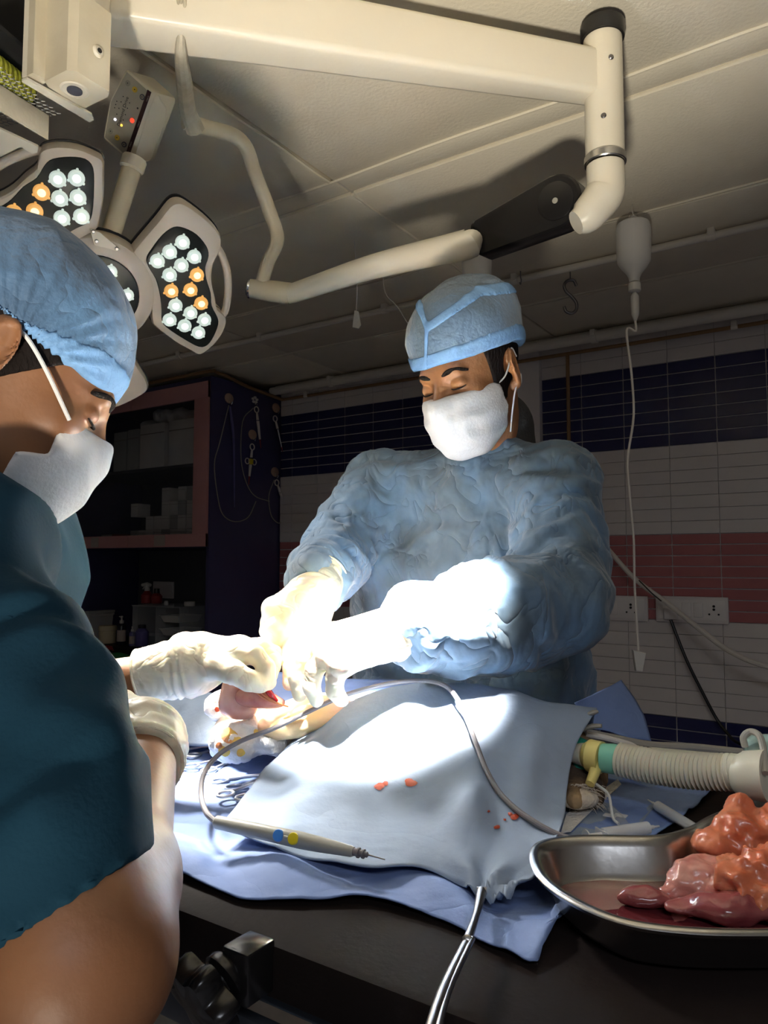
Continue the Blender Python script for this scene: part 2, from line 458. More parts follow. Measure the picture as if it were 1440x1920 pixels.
mat('drape_pale', (0.245,0.310,0.415), 0.75, col2=(0.265,0.325,0.42), cscale=5, bump=0.35, bscale=60, bump2=(6, 0.30))
mat('drape_under', (0.10,0.18,0.50), 0.8)
mat('blood', (0.42,0.06,0.02), 0.5)
mat('blood_wet', (0.40,0.012,0.012), 0.12, coat=0.5)
mat('tissue_pink', (0.62,0.30,0.24), 0.25, col2=(0.50,0.16,0.13), cscale=30, bump=0.3, bscale=80, sss=0.2, coat=0.4)
mat('tissue_pale', (0.66,0.40,0.33), 0.22, col2=(0.58,0.27,0.22), cscale=25, sss=0.2, coat=0.5)
mat('tissue_fat', (0.60,0.155,0.07), 0.3, col2=(0.66,0.23,0.12), cscale=28, bump=0.4, bscale=70, sss=0.25, coat=0.4)
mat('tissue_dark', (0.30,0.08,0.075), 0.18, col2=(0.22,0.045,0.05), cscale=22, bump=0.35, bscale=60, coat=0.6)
mat('blood_pool', (0.1440,0.0252,0.0315), 0.06, coat=1.0, bump=0.2, bscale=25)
mat('gauze', (0.86,0.82,0.76), 0.9, bump=0.6, bscale=240)
mat('gauze_stain', (0.80,0.60,0.12), 0.8, col2=(0.70,0.28,0.12), cscale=30)
mat('fur_tan', (0.45,0.30,0.16), 0.95, spec=0.1, col2=(0.10,0.07,0.05), cscale=14, bump=0.6, bscale=120, stretch=(1,1,0.4))
mat('fur_white', (0.70,0.62,0.52), 0.95, spec=0.1, col2=(0.60,0.50,0.38), cscale=20, bump=1.0, bscale=140)
mat('belly_skin', (0.72,0.45,0.36), 0.5, col2=(0.75,0.55,0.30), cscale=9, bump=0.3, bscale=90, sss=0.1)
mat('cable_grey', (0.16,0.145,0.15), 0.5)
mat('pencil_grey', (0.36,0.345,0.29), 0.4, bump=0.1, bscale=100)
mat('btn_blue', (0.06,0.26,0.72), 0.35)
mat('btn_bright_yellow', (0.80,0.62,0.02), 0.35)
mat('table_black', (0.012,0.009,0.008), 0.6, spec=0.06, col2=(0.018,0.013,0.012), cscale=3, bump=0.10, bscale=150)
mat('table_rail', (0.10,0.11,0.13), 0.4, 0.6)
mat('table_steel', (0.12,0.15,0.19), 0.4, 0.5)
mat('knob_black', (0.010,0.009,0.009), 0.22)
mat('navy_laminate', (0.055,0.05,0.14), 0.3, col2=(0.06,0.056,0.15), cscale=2)
mat('pink_laminate', (0.66,0.33,0.32), 0.4, col2=(0.62,0.30,0.30), cscale=3)
mat('label_pale', (0.50,0.42,0.38), 0.7)
mat('cabinet_inside', (0.09,0.09,0.10), 0.7)
mat('glass', (0.10,0.11,0.12), 0.03, alpha=0.18)
mat('clear_plastic', (0.72,0.74,0.76), 0.12, alpha=0.28)
mat('frosted', (0.85,0.84,0.82), 0.3, alpha=0.62)
mat('carton_pale', (0.85,0.83,0.81), 0.7, col2=(0.78,0.76,0.75), cscale=8)
mat('carton_grey', (0.48,0.50,0.49), 0.7)
mat('carton_red', (0.25,0.05,0.05), 0.6)
mat('bag_film', (0.7,0.7,0.69), 0.35, bump=0.8, bscale=20)
mat('cream_tub', (0.62,0.52,0.34), 0.5)
mat('bottle_black', (0.02,0.02,0.03), 0.25)
mat('bottle_blue', (0.12,0.11,0.32), 0.3)
mat('white_plastic', (0.72,0.70,0.66), 0.4)
mat('red_plastic', (0.30,0.03,0.03), 0.35)
mat('green_cloth', (0.02,0.20,0.06), 0.85, bump=0.4, bscale=60)
mat('hook_tan', (0.50,0.33,0.25), 0.5)
mat('tube_pale', (0.78,0.73,0.67), 0.4)
mat('tube_grey', (0.36,0.34,0.30), 0.4)
mat('tube_cream', (0.66,0.64,0.50), 0.35)
mat('corrugated', (0.70,0.67,0.54), 0.32, sss=0.1)
mat('connector_green', (0.25,0.62,0.45), 0.3)
mat('tie_green', (0.02,0.30,0.20), 0.8, bump=0.4, bscale=200)
mat('yellow_plastic', (0.80,0.66,0.22), 0.3)
mat('mask_cup', (0.42,0.58,0.54), 0.15, alpha=0.72)
mat('switch_grey', (0.75,0.70,0.69), 0.4)
mat('switch_white', (0.80,0.76,0.74), 0.35)
mat('mesh_metal', (0.30,0.29,0.27), 0.4, 0.7)
mat('coil_yellow', (0.42,0.42,0.04), 0.45)
mat('black_void', (0.008,0.008,0.009), 0.8)
mat('silver_strip', (0.55,0.54,0.56), 0.3, 0.8)

# ------------------------------------------------------------------ room shell
UL, UR, V0, V1, ZC = -4.55, 2.6, -2.2, 3.33, 2.30
def slab(name, c, h, m): return struct(MB().box(c, h).obj(name, m, sharp=0.5))
um, uh, vm, vh = (UL+UR)/2, (UR-UL)/2, (V0+V1)/2, (V1-V0)/2
floor = slab('floor', U(um, vm, -0.05), (uh+0.2, vh+0.2, 0.05), 'floor_tile')
ceiling = slab('ceiling', U(um, vm, ZC+0.06), (uh+0.2, vh+0.2, 0.05), 'cornice_paint')
wall_back = slab('wall_back', U(um, V1+0.055, ZC/2), (uh+0.2, 0.05, ZC/2+0.02), 'wall_grout')
wall_left = slab('wall_left', U(UL-0.05, vm, ZC/2), (0.05, vh, ZC/2), 'wall_plain')
wall_right = slab('wall_right', U(UR+0.05, vm, ZC/2), (0.05, vh, ZC/2), 'wall_plain')
wall_front = slab('wall_front', U(um, V0-0.05, ZC/2), (uh, 0.05, ZC/2), 'wall_plain')
# ceiling boards with open joints between them
vb = [V0, -0.85, 0.33, 0.41, 1.57, 1.65, 2.225, 2.235, 2.79, 2.80, 3.33]
ub = [UL, -3.63, -2.42, -1.21, 0.0, 1.2, UR]
for i in range(len(vb)-1):
    for j in range(len(ub)-1):
        u0, u1, v0, v1 = ub[j]+0.005, ub[j+1]-0.005, vb[i]+0.004, vb[i+1]-0.004
        if v1-v0 < 0.02: continue
        dz = 0.006 if (v1-v0) < 0.1 else 0.0
        MB().box(U((u0+u1)/2, (v0+v1)/2, ZC+0.005+dz+ (0.004 if i in (6,) else 0)), ((u1-u0)/2, (v1-v0)/2, 0.006), bev=0.003).obj('ceiling_board', 'ceiling_paint', ceiling)
# raised cracked filler lines beside the joints
for v in (1.562, 2.216, 2.775):
    pts = [U(u, v+0.004*math.sin(u*9), ZC-0.002) for u in np.linspace(UL, UR, 60)]
    MB().tube(pts, 0.0045, seg=6).obj('joint_bead', 'ceiling_paint', ceiling)
MB().tube([U(-1.218+0.002*math.sin(v*20), v, ZC-0.002) for v in np.linspace(0.4, 1.56, 24)], 0.005, seg=6).obj('joint_bead', 'ceiling_paint', ceiling)
MB().tube([U(-1.205+0.002*math.sin(v*20), v, ZC-0.002) for v in np.linspace(1.65, 2.77, 24)], 0.005, seg=6).obj('joint_bead', 'ceiling_paint', ceiling)

# wall tiles: individual strips for what the photograph shows, the rest joined
rows = []
z = 2.122
for k in range(7): rows.append((z-(k+1)*0.0526, z-k*0.0526, 'tile_blue'))
z = 2.122-7*0.0526
for k in range(7): rows.append((z-(k+1)*0.0545, z-k*0.0545, 'tile_white'))
zp = z-7*0.0545
for k in range(8): rows.append((zp-(k+1)*0.046, zp-k*0.046, 'tile_pink'))
zw = zp-8*0.046
for k in range(7): rows.append((zw-(k+1)*0.0577, zw-k*0.0577, 'tile_white'))
zb = zw-7*0.0577
k = 0
while zb-0.05 > 0:
    rows.append((zb-0.0526, zb, 'tile_blue')); zb -= 0.0526
z = 2.122
for k in range(3): rows.append((z+k*0.058, z+(k+1)*0.058, 'tile_white'))
meshes = {}
stuff = {'tile_blue': MB(), 'tile_pink': MB(), 'tile_white': MB()}
ntile = 0
STEP = 0.192
for n in range(-16, 13):
    u1 = -0.535-STEP*n; u0 = u1-STEP
    if u0 < -2.935-0.1 or u1 > 2.6: continue
    u0 = max(u0, -2.93)
    for z0, z1, m in rows:
        proud = 0.03 if u1 < -1.31 else 0.0      # the wall steps forward left of the pier edge
        c = U((u0+u1)/2, V1-proud+0.001, (z0+z1)/2)
        gap = 0.0024 if m != 'tile_white' else 0.0007
        h = ((u1-u0)/2-gap, 0.005, (z1-z0)/2-gap)
        k_ = 720+F*c[0]/c[1]; y_ = 1055-F*(c[2]-CAMZ)/c[1]
        vis = (-1.11 < u1 < -0.3 and 560 < y_ < 1420 and k_ > 1120) or (k_ > 975 and k_ <= 1120 and y_ < 860) or (k_ < 775 and y_ < 1045)
        if vis and ntile < 298:
            key = (m, round(h[0],4), round(h[2],4))
            if key not in meshes:
                o = MB().box(c, h, bev=0.0012).obj('tile', m, wall_back, smooth=False); meshes[key] = o.data
            else:
                o = bpy.data.objects.new('tile', meshes[key]); C.objects.link(o); o.parent = wall_back
                b = to_world(c); b[2] -= h[2]; o.location = Vector(b)-pw(wall_back)
            ntile += 1
        else: stuff[m].box(c, h)
for m, b_ in stuff.items():
    o = b_.obj('tile', m, wall_back, smooth=False, fix=False); o['kind'] = 'stuff'
# the proud pier on the left part of the wall
o = struct(MB().box(U((-2.93-1.305)/2, V1-0.012, ZC/2), ((2.93-1.305)/2, 0.0165, ZC/2)).obj('trim_2', 'wall_grout'))

# pipes under the ceiling
def pipe(name, v, z, r, us, m, label, clips, cat_='pipe', vert=None):
    t = thing(name, label, cat_, U(us[0], v, z))
    MB().tube([U(u, v, z) for u in np.linspace(us[0], us[1], 8)], r, seg=12).obj('pipe_run', m, t)
    if vert:
        MB().tube([U(vert, v, z), U(vert, v, z-0.55)], r, seg=10).obj('drop_run', m, t)
    for px in clips:
        k_ = (px-720)/F; u = ((v*CA)*k_ - v*SA)/(CA + SA*k_)
        b = MB().box(U(u, v, z+0.012), (0.011, r*1.5, 0.014), bev=0.003)
        b.tube([U(u-0.013, v, z), U(u+0.013, v, z)], r*1.28, seg=12)
        b.obj('clip', 'pvc_white', t)
    return t
pipe('conduit', 2.46, ZC-0.022, 0.0125, (UL, UR), 'pvc_white', 'thin white conduit clipped across the ceiling behind the lamp arm', (1352, 972, 722, 484, 330))
pipe('conduit', 3.215, ZC-0.045, 0.024, (-2.93, UR), 'pvc_white', 'thick white conduit along the ceiling corner above the tiles', (1122, 620), )
pipe('conduit', 3.255, ZC-0.012, 0.010, (-2.93, UR), 'pvc_white', 'slim white conduit hugging the ceiling edge above the thick one', ())
pipe('gas_pipe', 3.275, ZC-0.085, 0.0085, (-2.90, UR), 'brown_pipe', 'brown pipe running along the top of the tiled wall with a drop', (1390, 572), vert=-1.155)
t = MB().tube([U(-2.90,3.275,ZC-0.085), U(-2.915,3.0,ZC-0.06), U(-2.92,2.78,ZC-0.03), U(-3.05,2.72,ZC-0.03), U(-4.4,2.72,ZC-0.035)], 0.0095, seg=10, smooth=4).obj('cornice_cable', 'brown_pipe')
tag(t, 'brown cable wrapped around the top edge of the navy cabinet', 'cable')

# ------------------------------------------------------------------ cabinet of the left corner
CU0, CU1, CV, CVB = -4.22, -2.935, 2.745, 3.325
cab = thing('wall_cabinet', 'tall navy laminate cabinet with pink framed glass doors by the tiled wall', 'cabinet', U(-3.6, 3.0, 0))
MB().box(U(CU1-0.012, (CV+CVB)/2-0.002, 1.128), (0.012, (CVB-CV)/2-0.004, 1.125), bev=0.002).obj('side_panel', 'navy_laminate', cab)
MB().box(U(CU0+0.012, (CV+CVB)/2-0.002, 1.128), (0.012, (CVB-CV)/2-0.004, 1.125), bev=0.002).obj('side_panel', 'navy_laminate', cab)
MB().box(U((CU0+CU1)/2, (CV+CVB)/2, 2.238), ((CU1-CU0)/2-0.025, (CVB-CV)/2-0.004, 0.015)).obj('top_panel', 'navy_laminate', cab)
MB().box(U((CU0+CU1)/2, (CV+CVB)/2+0.01, 1.345), ((CU1-CU0)/2-0.025, (CVB-CV)/2-0.02, 0.012)).obj('bottom_panel', 'navy_laminate', cab)
MB().box(U((CU0+CU1)/2, CVB-0.012, 1.50), ((CU1-CU0)/2-0.025, 0.008, 0.72)).obj('back_panel', 'cabinet_inside', cab)
MB().box(U((CU0+CU1)/2, (CV+CVB)/2+0.02, 1.79), ((CU1-CU0)/2-0.026, (CVB-CV)/2-0.04, 0.009)).obj('shelf', 'cabinet_inside', cab)
MB().box(U((CU0+CU1)/2, (CV+CVB)/2-0.01, 0.745), ((CU1-CU0)/2-0.026, (CVB-CV)/2-0.01, 0.015), bev=0.003).obj('worktop', 'table_black', cab)
for k, (a, b) in enumerate(((CU0, -3.579), (-3.575, CU1-0.004))):
    um_ = (a+b)/2; z0, z1 = 1.335, 2.222; zm = (z0+z1)/2
    d = MB()
    d.box(U(um_, CV-0.012, z0+0.035), ((b-a)/2, 0.010, 0.035), bev=0.002)
    d.box(U(um_, CV-0.012, z1-0.045), ((b-a)/2, 0.010, 0.045), bev=0.002)
    if k: d.box(U(b-0.052, CV-0.012, zm), (0.052, 0.0095, (z1-z0)/2), bev=0.002)
    else: d.box(U(a+0.052, CV-0.012, zm), (0.052, 0.0095, (z1-z0)/2), bev=0.002)
    dr = d.obj('door', 'pink_laminate', cab)
    g0, g1 = (a, b-0.105) if k else (a+0.105, b)
    MB().box(U((g0+g1)/2, CV-0.012, zm-0.005), ((g1-g0)/2-0.001, 0.002, (z1-z0)/2-0.075)).obj('glass_pane', 'glass', dr)
    for (lx, w) in (((-3.30, 0.045),) if k else ((-4.02, 0.03), (-3.88, 0.035))):
        MB().box(U(lx, CV-0.0235, z0+0.036), (w, 0.001, 0.03)).obj('label_sticker', 'label_pale', dr)
for k, (a, b) in enumerate(((CU0+0.03, -3.59), (-3.57, CU1-0.03))):
    MB().box(U((a+b)/2, CV+0.0, 0.40), ((b-a)/2, 0.009, 0.31), bev=0.003).obj('lower_door', 'navy_laminate', cab)
MB().box(U((CU0+CU1)/2, CVB-0.03, 1.06), ((CU1-CU0)/2-0.03, 0.008, 0.27)).obj('backsplash', 'cabinet_inside', cab)

def carton(u0, u1, v0, dv, z0, h, m, label, name='carton', group=None, rot=0):
    t = thing(name, label, 'box', U((u0+u1)/2, v0+dv/2, z0), group)
    ax = None
    if rot: c_, s_ = math.cos(rot), math.sin(rot); ax = [UD*c_+ZD*s_, VD, ZD*c_-UD*s_]
    MB().box(U((u0+u1)/2, v0+dv/2, z0+h/2), ((u1-u0)/2, dv/2, h/2), ax=ax, bev=0.002).obj('box_body', m, t)
    MB().box(U((u0+u1)/2, v0-0.0012, z0+h*0.78), ((u1-u0)/2*0.96, 0.0006, h*0.012), ax=ax).obj('flap_seam', 'print_grey', t)
    return t
zs = 1.80
big = [(-3.83,-3.71,0.235,'carton_grey','grey carton at the far left of the upper cabinet shelf'),
       (-3.70,-3.60,0.24,'carton_grey','narrow grey carton second from left on the upper cabinet shelf'),
       (-3.585,-3.37,0.255,'carton_pale','wide pale carton in the middle of the upper cabinet shelf'),
       (-3.335,-3.12,0.255,'carton_pale','pale printed carton near the right end of the upper cabinet shelf')]
for a, b, h, m, lb in big: carton(a, b, 2.80, 0.2, zs, h, m, lb, 'large_carton')
carton(-3.085, -2.985, 2.81, 0.2, zs, 0.15, 'carton_grey', 'small grey carton in the right corner of the upper cabinet shelf', 'large_carton')
carton(-3.08, -2.99, 2.85, 0.16, zs+0.152, 0.15, 'carton_red', 'dark red carton stacked in the right corner of the upper shelf', 'large_carton')
def lump(name, c, r, m, label, cat_, amp=0.2, s=8, h=0.012, seed=0, sq=(1,1,1), group=None, parent=None):
    c = np.array(c, float); R = np.array(r, float)
    def fn(P): return ell(P, c, R)
    def dp(V): return (fbm(V, s, seed)-0.5)*2*amp*min(R)
    o = sculpt(name, fn, c-R*1.25, c+R*1.25, h, m, parent, disp=dp)
    if label: tag(o, label, cat_, group)
    return o
lump('plastic_bag', U(-3.37, 2.92, 2.10), (0.17,0.09,0.05), 'bag_film', 'crumpled clear bag lying across the large cartons in the cabinet', 'bag', 0.5, 22, 0.01)
lump('plastic_bag', U(-3.62, 2.9, 2.075), (0.06,0.06,0.03), 'bag_film', 'small rumpled bag on the narrow grey carton in the cabinet', 'bag', 0.5, 22, 0.01)
zs = 1.36
cw = 0.068
k = 0
for c_ in range(9):
    for r_ in range(4):
        u0 = -3.045-(c_+1)*cw; present = (r_ < 3) if c_ < 5 else (r_ < 2 if c_ in (5,6) else (r_ < 1 or r_ == 2 and c_ == 8))
        if r_ == 3: present = c_ in (0,1,2,4)
        if not present: continue
        m = 'carton_pale' if (c_+r_) % 4 else 'carton_grey'
        lab = ('pale' if m == 'carton_pale' else 'grey')+' medicine carton, '+['rightmost','second','third','fourth','fifth','sixth','seventh','eighth','ninth'][c_]+' stack from the right, '+['bottom','second','third','fourth'][r_]+' layer'
        carton(u0+0.002, u0+cw-0.002, 2.80+0.004*(c_ % 2), 0.09, zs+r_*0.079, 0.078, m, lab, 'medicine_carton', 'medicine cartons stacked on the lower cabinet shelf')
carton(-3.13, -3.06, 2.762, 0.03, zs+0.008, 0.062, 'carton_pale', 'tilted pale carton leaning before the stacks at lower right of cabinet', 'medicine_carton', rot=-0.2)
carton(-3.80, -3.70, 2.78, 0.08, zs, 0.06, 'carton_red', 'dark red carton at the bottom of the lower cabinet shelf', 'medicine_carton')
carton(-3.96, -3.83, 2.78, 0.10, zs, 0.028, 'carton_pale', 'flat pale packet lying left of the dark red carton', 'medicine_carton')
carton(-3.93, -3.83, 2.80, 0.08, zs+0.029, 0.03, 'carton_grey', 'flat grey packet lying on top of the pale packet', 'medicine_carton')

# things on the worktop
zt = 0.761
def W_(px, py, v=2.9): 
    p = KV(px, py, v); return p
def onv(px, v, z=zt):
    k_ = (px-720)/F; u = ((v*CA)*k_ - v*SA)/(CA + SA*k_); return U(u, v, z)
b0 = onv(206, 2.85)
t = thing('cream_tub', 'cream plastic tub with screw lid on the worktop', 'tub', b0)
MB().lathe(b0, ZD, [(0.045,0),(0.05,0.004),(0.051,0.07),(0.048,0.076)], 28).obj('tub_body', 'cream_tub', t)
MB().lathe(b0, ZD, [(0.048,0.0765),(0.054,0.078),(0.054,0.10),(0.050,0.107)], 28).obj('screw_lid', 'cream_tub', t)
def bottle(px, v, r, h, m, label, pump=True, z=zt, name='bottle', labm='label_pale'):
    b = onv(px, v, z); t = thing(name, label, 'bottle', b)
    MB().lathe(b, ZD, [(r*0.9,0),(r,0.005),(r,h*0.68),(r*0.85,h*0.75),(r*0.4,h*0.80)], 20).obj('bottle_body', m, t)
    MB().lathe(b, ZD, [(r*1.02,h*0.12),(r*1.02,h*0.55)], 20).obj('paper_label', labm, t)
    c = MB().lathe(b, ZD, [(r*0.45,h*0.80),(r*0.5,h*0.82),(r*0.48,h*0.92),(r*0.2,h*0.93),(r*0.2,h*1.02),(r*0.3,h*1.03),(r*0.28,h*1.09)], 16)
    if pump: c.tube([b+ZD*h*1.05, b+ZD*h*1.06-UD*r*0.9], r*0.14, 8)
    c.obj('pump_cap' if pump else 'cap', 'white_plastic', t); return t
bottle(232, 2.86, 0.026, 0.155, 'bottle_black', 'black bottle with white pump cap and pale label on the worktop')
bottle(252, 2.84, 0.017, 0.105, 'bottle_blue', 'small dark bottle with white cap right of the black pump bottle', False)
# sprayer standing high on the clear organizer
b = onv(278, 2.98, 1.003)
t = thing('spray_bottle', 'red bottle with white trigger spray head on the worktop organizer', 'bottle', b)
MB().lathe(b, ZD, [(0.032,0),(0.035,0.004),(0.035,0.05),(0.015,0.075)], 18).obj('bottle_body', 'red_plastic', t)
MB().lathe(b, ZD, [(0.014,0.075),(0.017,0.08),(0.014,0.11)], 14).tube([b+ZD*0.11-UD*0.045, b+ZD*0.118, b+ZD*0.11+UD*0.03], 0.010, 8).tube([b+ZD*0.105-UD*0.02, b+ZD*0.085-UD*0.04], 0.004, 6).obj('trigger_head', 'white_plastic', t)
b = onv(296, 3.0, 1.003)
t = thing('red_bottle', 'dark red squat bottle beside the trigger sprayer', 'bottle', b)
MB().lathe(b, ZD, [(0.03,0),(0.034,0.01),(0.034,0.045),(0.018,0.062)], 18).obj('bottle_body', 'red_plastic', t)
MB().lathe(b, ZD, [(0.018,0.0625),(0.016,0.09)], 14).obj('cap', 'black_plastic', t)
# organizer: clear boxes with white trays
bo = onv(322, 2.95)
t = thing('tray_organizer', 'clear stacked organizer holding white trays at right end of worktop', 'organizer', bo)
for du in (-0.185, 0.02, 0.22): MB().box(bo+UD*du+ZD*0.12, (0.003, 0.12, 0.12)).obj('divider', 'clear_plastic', t)
for dz in (0.003, 0.238): MB().box(bo+UD*0.018+ZD*dz, (0.21, 0.125, 0.003)).obj('clear_shelf', 'clear_plastic', t)
for dz in (0.075, 0.15): 
    c_ = bo+UD*0.12+ZD*dz-VD*0.02
    b_ = MB(); P = lambda a, s_, zz: c_+UD*a*s_+VD*0.09*s_*(1 if zz else 1)
    poly = [c_+UD*x+VD*y for x, y in ((-0.075,-0.09),(0.075,-0.09),(0.075,0.09),(-0.075,0.09))]
    b_.prism(poly, ZD, [(0.18,0),(0.0,0.035),(-0.06,0.036),(-0.06,0.038),(0.02,0.038),(0.2,0.004)])
    b_.obj('white_tray', 'white_plastic', t)
b = onv(358, 2.93, 1.003)
t = MB().lathe(b, ZD, [(0.03,0),(0.032,0.004),(0.032,0.022),(0.029,0.026)], 18).obj('round_pot', 'white_plastic'); tag(t, 'white lidded pot standing on top of the clear organizer', 'pot')
b = onv(314, 2.9, 1.003)
t = MB().lathe(b, ZD, [(0.012,0),(0.014,0.004),(0.012,0.022),(0.008,0.026)], 14).obj('vial', 'frosted'); tag(t, 'tiny frosted vial on the clear organizer', 'vial')
# pale notice board on the backsplash
p = KV(307, 1106, CVB-0.04)
t = thing('switch_board', 'blank pale rectangular board on the wall above the organizer', 'board', p)
MB().box(p, (0.10, 0.008, 0.055), bev=0.004).obj('face_plate', 'switch_white', t)
MB().box(p-VD*0.009-ZD*0.004, (0.088, 0.002, 0.040), bev=0.002).obj('inner_plate', 'switch_grey', t)
b = onv(176, 2.98)
t = thing('storage_bin', 'dull grey storage bin at the left end of the worktop', 'bin', b)
MB().prism([b+UD*x+VD*y for x, y in ((-0.10,-0.09),(0.10,-0.09),(0.10,0.09),(-0.10,0.09))], ZD, [(0.1,0),(0,0.15),(-0.05,0.152),(-0.05,0.165),(0.05,0.165)]).obj('bin_body', 'frosted', t)
MB().box(b+ZD*0.174, (0.108, 0.098, 0.008), bev=0.003).obj('bin_lid', 'carton_grey', t)
b = onv(290, 2.86)
t = thing('reagent_bottle', 'dark violet bottle with flat cap left of the clear organizer', 'bottle', b-UD*0.095)
MB().lathe(b-UD*0.095, ZD, [(0.035,0),(0.038,0.005),(0.038,0.085),(0.02,0.105)], 18).obj('bottle_body', 'bottle_blue', t)
MB().lathe(b-UD*0.095, ZD, [(0.022,0.1055),(0.022,0.125)], 14).obj('cap', 'bottle_black', t)
# green draped trolley
g = KZ(205, 1232, 0.80); 
t = thing('instrument_trolley', 'steel trolley under a green cloth behind the left surgeon', 'trolley', np.array([g[0],g[1],0]))
gc = np.array([g[0]-0.05, g[1], 0.0])
MB().box(gc+ZD*0.78, (0.28, 0.18, 0.012), bev=0.004).obj('trolley_top', 'steel', t)
for a in (-0.26, 0.26):
    for b in (-0.16, 0.16): MB().tube([gc+UD*a+VD*b+ZD*0.02, gc+UD*a+VD*b+ZD*0.77], 0.012, 10).obj('leg', 'steel', t)
G = []
for i in range(13):
    row = []
    for j in range(17):
        a = (j/16*2-1)*0.34; b = (i/12*2-1)*0.24; over = max(abs(a)-0.285, 0)+max(abs(b)-0.185, 0)
        row.append(gc+UD*(np.sign(a)*min(abs(a), 0.292))+VD*(np.sign(b)*min(abs(b), 0.192))+ZD*(0.796-over*3.5+0.004*math.sin(a*40+b*23)))
    G.append(row)
o = MB().grid(cat2(G, 2, 2)).obj('trolley_cloth', 'green_cloth', solid=0.002, solid_off=1); tag(o, 'green cloth covering the small steel trolley', 'cloth')
g2 = KZ(193, 1221, 0.806)
o = MB().tube([g2+np.array([0.05*math.cos(a)*(1-a*0.01), 0.035*math.sin(a), 0.004+0.0012*a]) for a in np.linspace(0, 18, 60)], 0.0035, 8).obj('coiled_wire', 'red_plastic'); tag(o, 'small red coil of wire lying on the green cloth', 'wire')

# hooks with catheters and brushes on the cabinet side panel
def onside(px, py, off=0.0): return KU(px, py, CU1+0.0005+off)
HK = [((429,747), 'hook_tan'), ((517,765), 'hook_tan'), ((473,815), 'hook_tan'), ((515,885), 'hook_tan')]
names = ['upper left', 'upper right', 'centre', 'lower right']
for (q, m), nm in zip(HK, names):
    p = onside(*q); t = thing('adhesive_hook', f'oval tan adhesive hook at the {nm} of the navy cabinet side', 'hook', p)
    P_ = [p + VD*0.032*math.cos(a) + ZD*0.028*math.sin(a) for a in np.linspace(0, 2*math.pi, 20, endpoint=False)]
    MB().prism(P_, UD, [(0.0,0.0),(0,0.004),(0.1,0.006)]).obj('hook_pad', m, t)
    MB().tube([p-ZD*0.01+UD*0.006, p-ZD*0.03+UD*0.008, p-ZD*0.035+UD*0.022, p-ZD*0.022+UD*0.028], 0.003, 8, 3).obj('hook_arm', 'chrome', t)
p = onside(477, 750); t = thing('flower_hook', 'small flower shaped hook near the top of the cabinet side', 'hook', p)
b_ = MB()
for k in range(5):
    a = 2*math.pi*k/5+0.3; b_.sphere(p+UD*0.004+VD*0.016*math.cos(a)+ZD*0.014*math.sin(a), (0.010,0.010,0.008), 10, 6)
b_.obj('petals', 'tube_pale', t)
MB().tube([p-ZD*0.008+UD*0.006, p-ZD*0.03+UD*0.008, p-ZD*0.03+UD*0.022], 0.003, 8, 3).obj('hook_arm', 'chrome', t)
def ringtool(cy, tilt, label, yel=False, red=False, L=0.17):
    p = onside(*cy, 0.018); d = -ZD*math.cos(tilt)+VD*math.sin(tilt)
    t = thing('ring_catheter', label, 'catheter', p)
    R_ = [p + VD*0.017*math.cos(a)+ZD*0.017*math.sin(a) for a in np.linspace(0, 2*math.pi, 22)]
    MB().tube(R_, 0.0035, 8).obj('thumb_ring', 'tube_pale', t)
    MB().tube([p+d*0.02, p+d*0.06], [0.006,0.008], 8).obj('neck', 'tube_pale', t)
    if yel:
        q = p+d*0.085
        b_ = MB()
        for s_ in (-1,1): b_.tube([q+VD*s_*0.028+VD*0.016*math.cos(a)+ZD*0.016*math.sin(a) for a in np.linspace(0,2*math.pi,20)], 0.003, 8)
        b_.obj('finger_rings', 'tube_pale', t)
        MB().box(q-d*0.0, (0.008,0.014,0.016), bev=0.004).obj('slider', 'btn_bright_yellow', t)
    MB().tube([p+d*(0.065 if not yel else 0.104), p+d*L], [0.009,0.006], 10).obj('barrel', 'tube_pale' if not red else 'steel', t)
    MB().tube([p+d*(L+0.001), p+d*(L+0.05)], [0.004,0.002], 8).obj('tip_sleeve', 'red_plastic', t)
    return t
ringtool((481, 768), 0.18, 'pale ring handled catheter hanging under the flower hook')
ringtool((473, 838), -0.12, 'ring handled catheter with yellow slider on the central hook', True)
ringtool((516, 785), 0.35, 'ring handled catheter hanging from the upper right hook', red=True)
ringtool((519, 905), 0.5, 'ring handled catheter tilting from the lower right hook')
p = onside(431, 762, 0.016)
o = MB().tube([p, p-ZD*0.1+VD*0.02, p-ZD*0.22+VD*0.035, p-ZD*0.55+VD*0.045], [0.007,0.009,0.006,0.003], 8, 4).obj('blue_catheter', 'bottle_blue'); tag(o, 'dark blue catheter hanging from the upper left hook', 'catheter')
def loopw(p0, pts, label, m='tube_grey', r=0.0028):
    o = MB().tube([onside(x, y, 0.012) for x, y in pts], r, 6, 5).obj('looped_line', m); tag(o, label, 'tube'); return o
loopw(0, [(429,760),(412,830),(402,870),(408,930),(418,965),(440,978),(465,970),(480,940)], 'thin grey tube looping down from the upper left hook')
loopw(0, [(475,765),(455,790),(452,860),(462,905),(478,930),(505,940)], 'thin grey tube looping left of the central hook')
loopw(0, [(514,900),(504,930),(508,965),(520,980),(530,979)], 'short grey tube loop under the lower right hook')

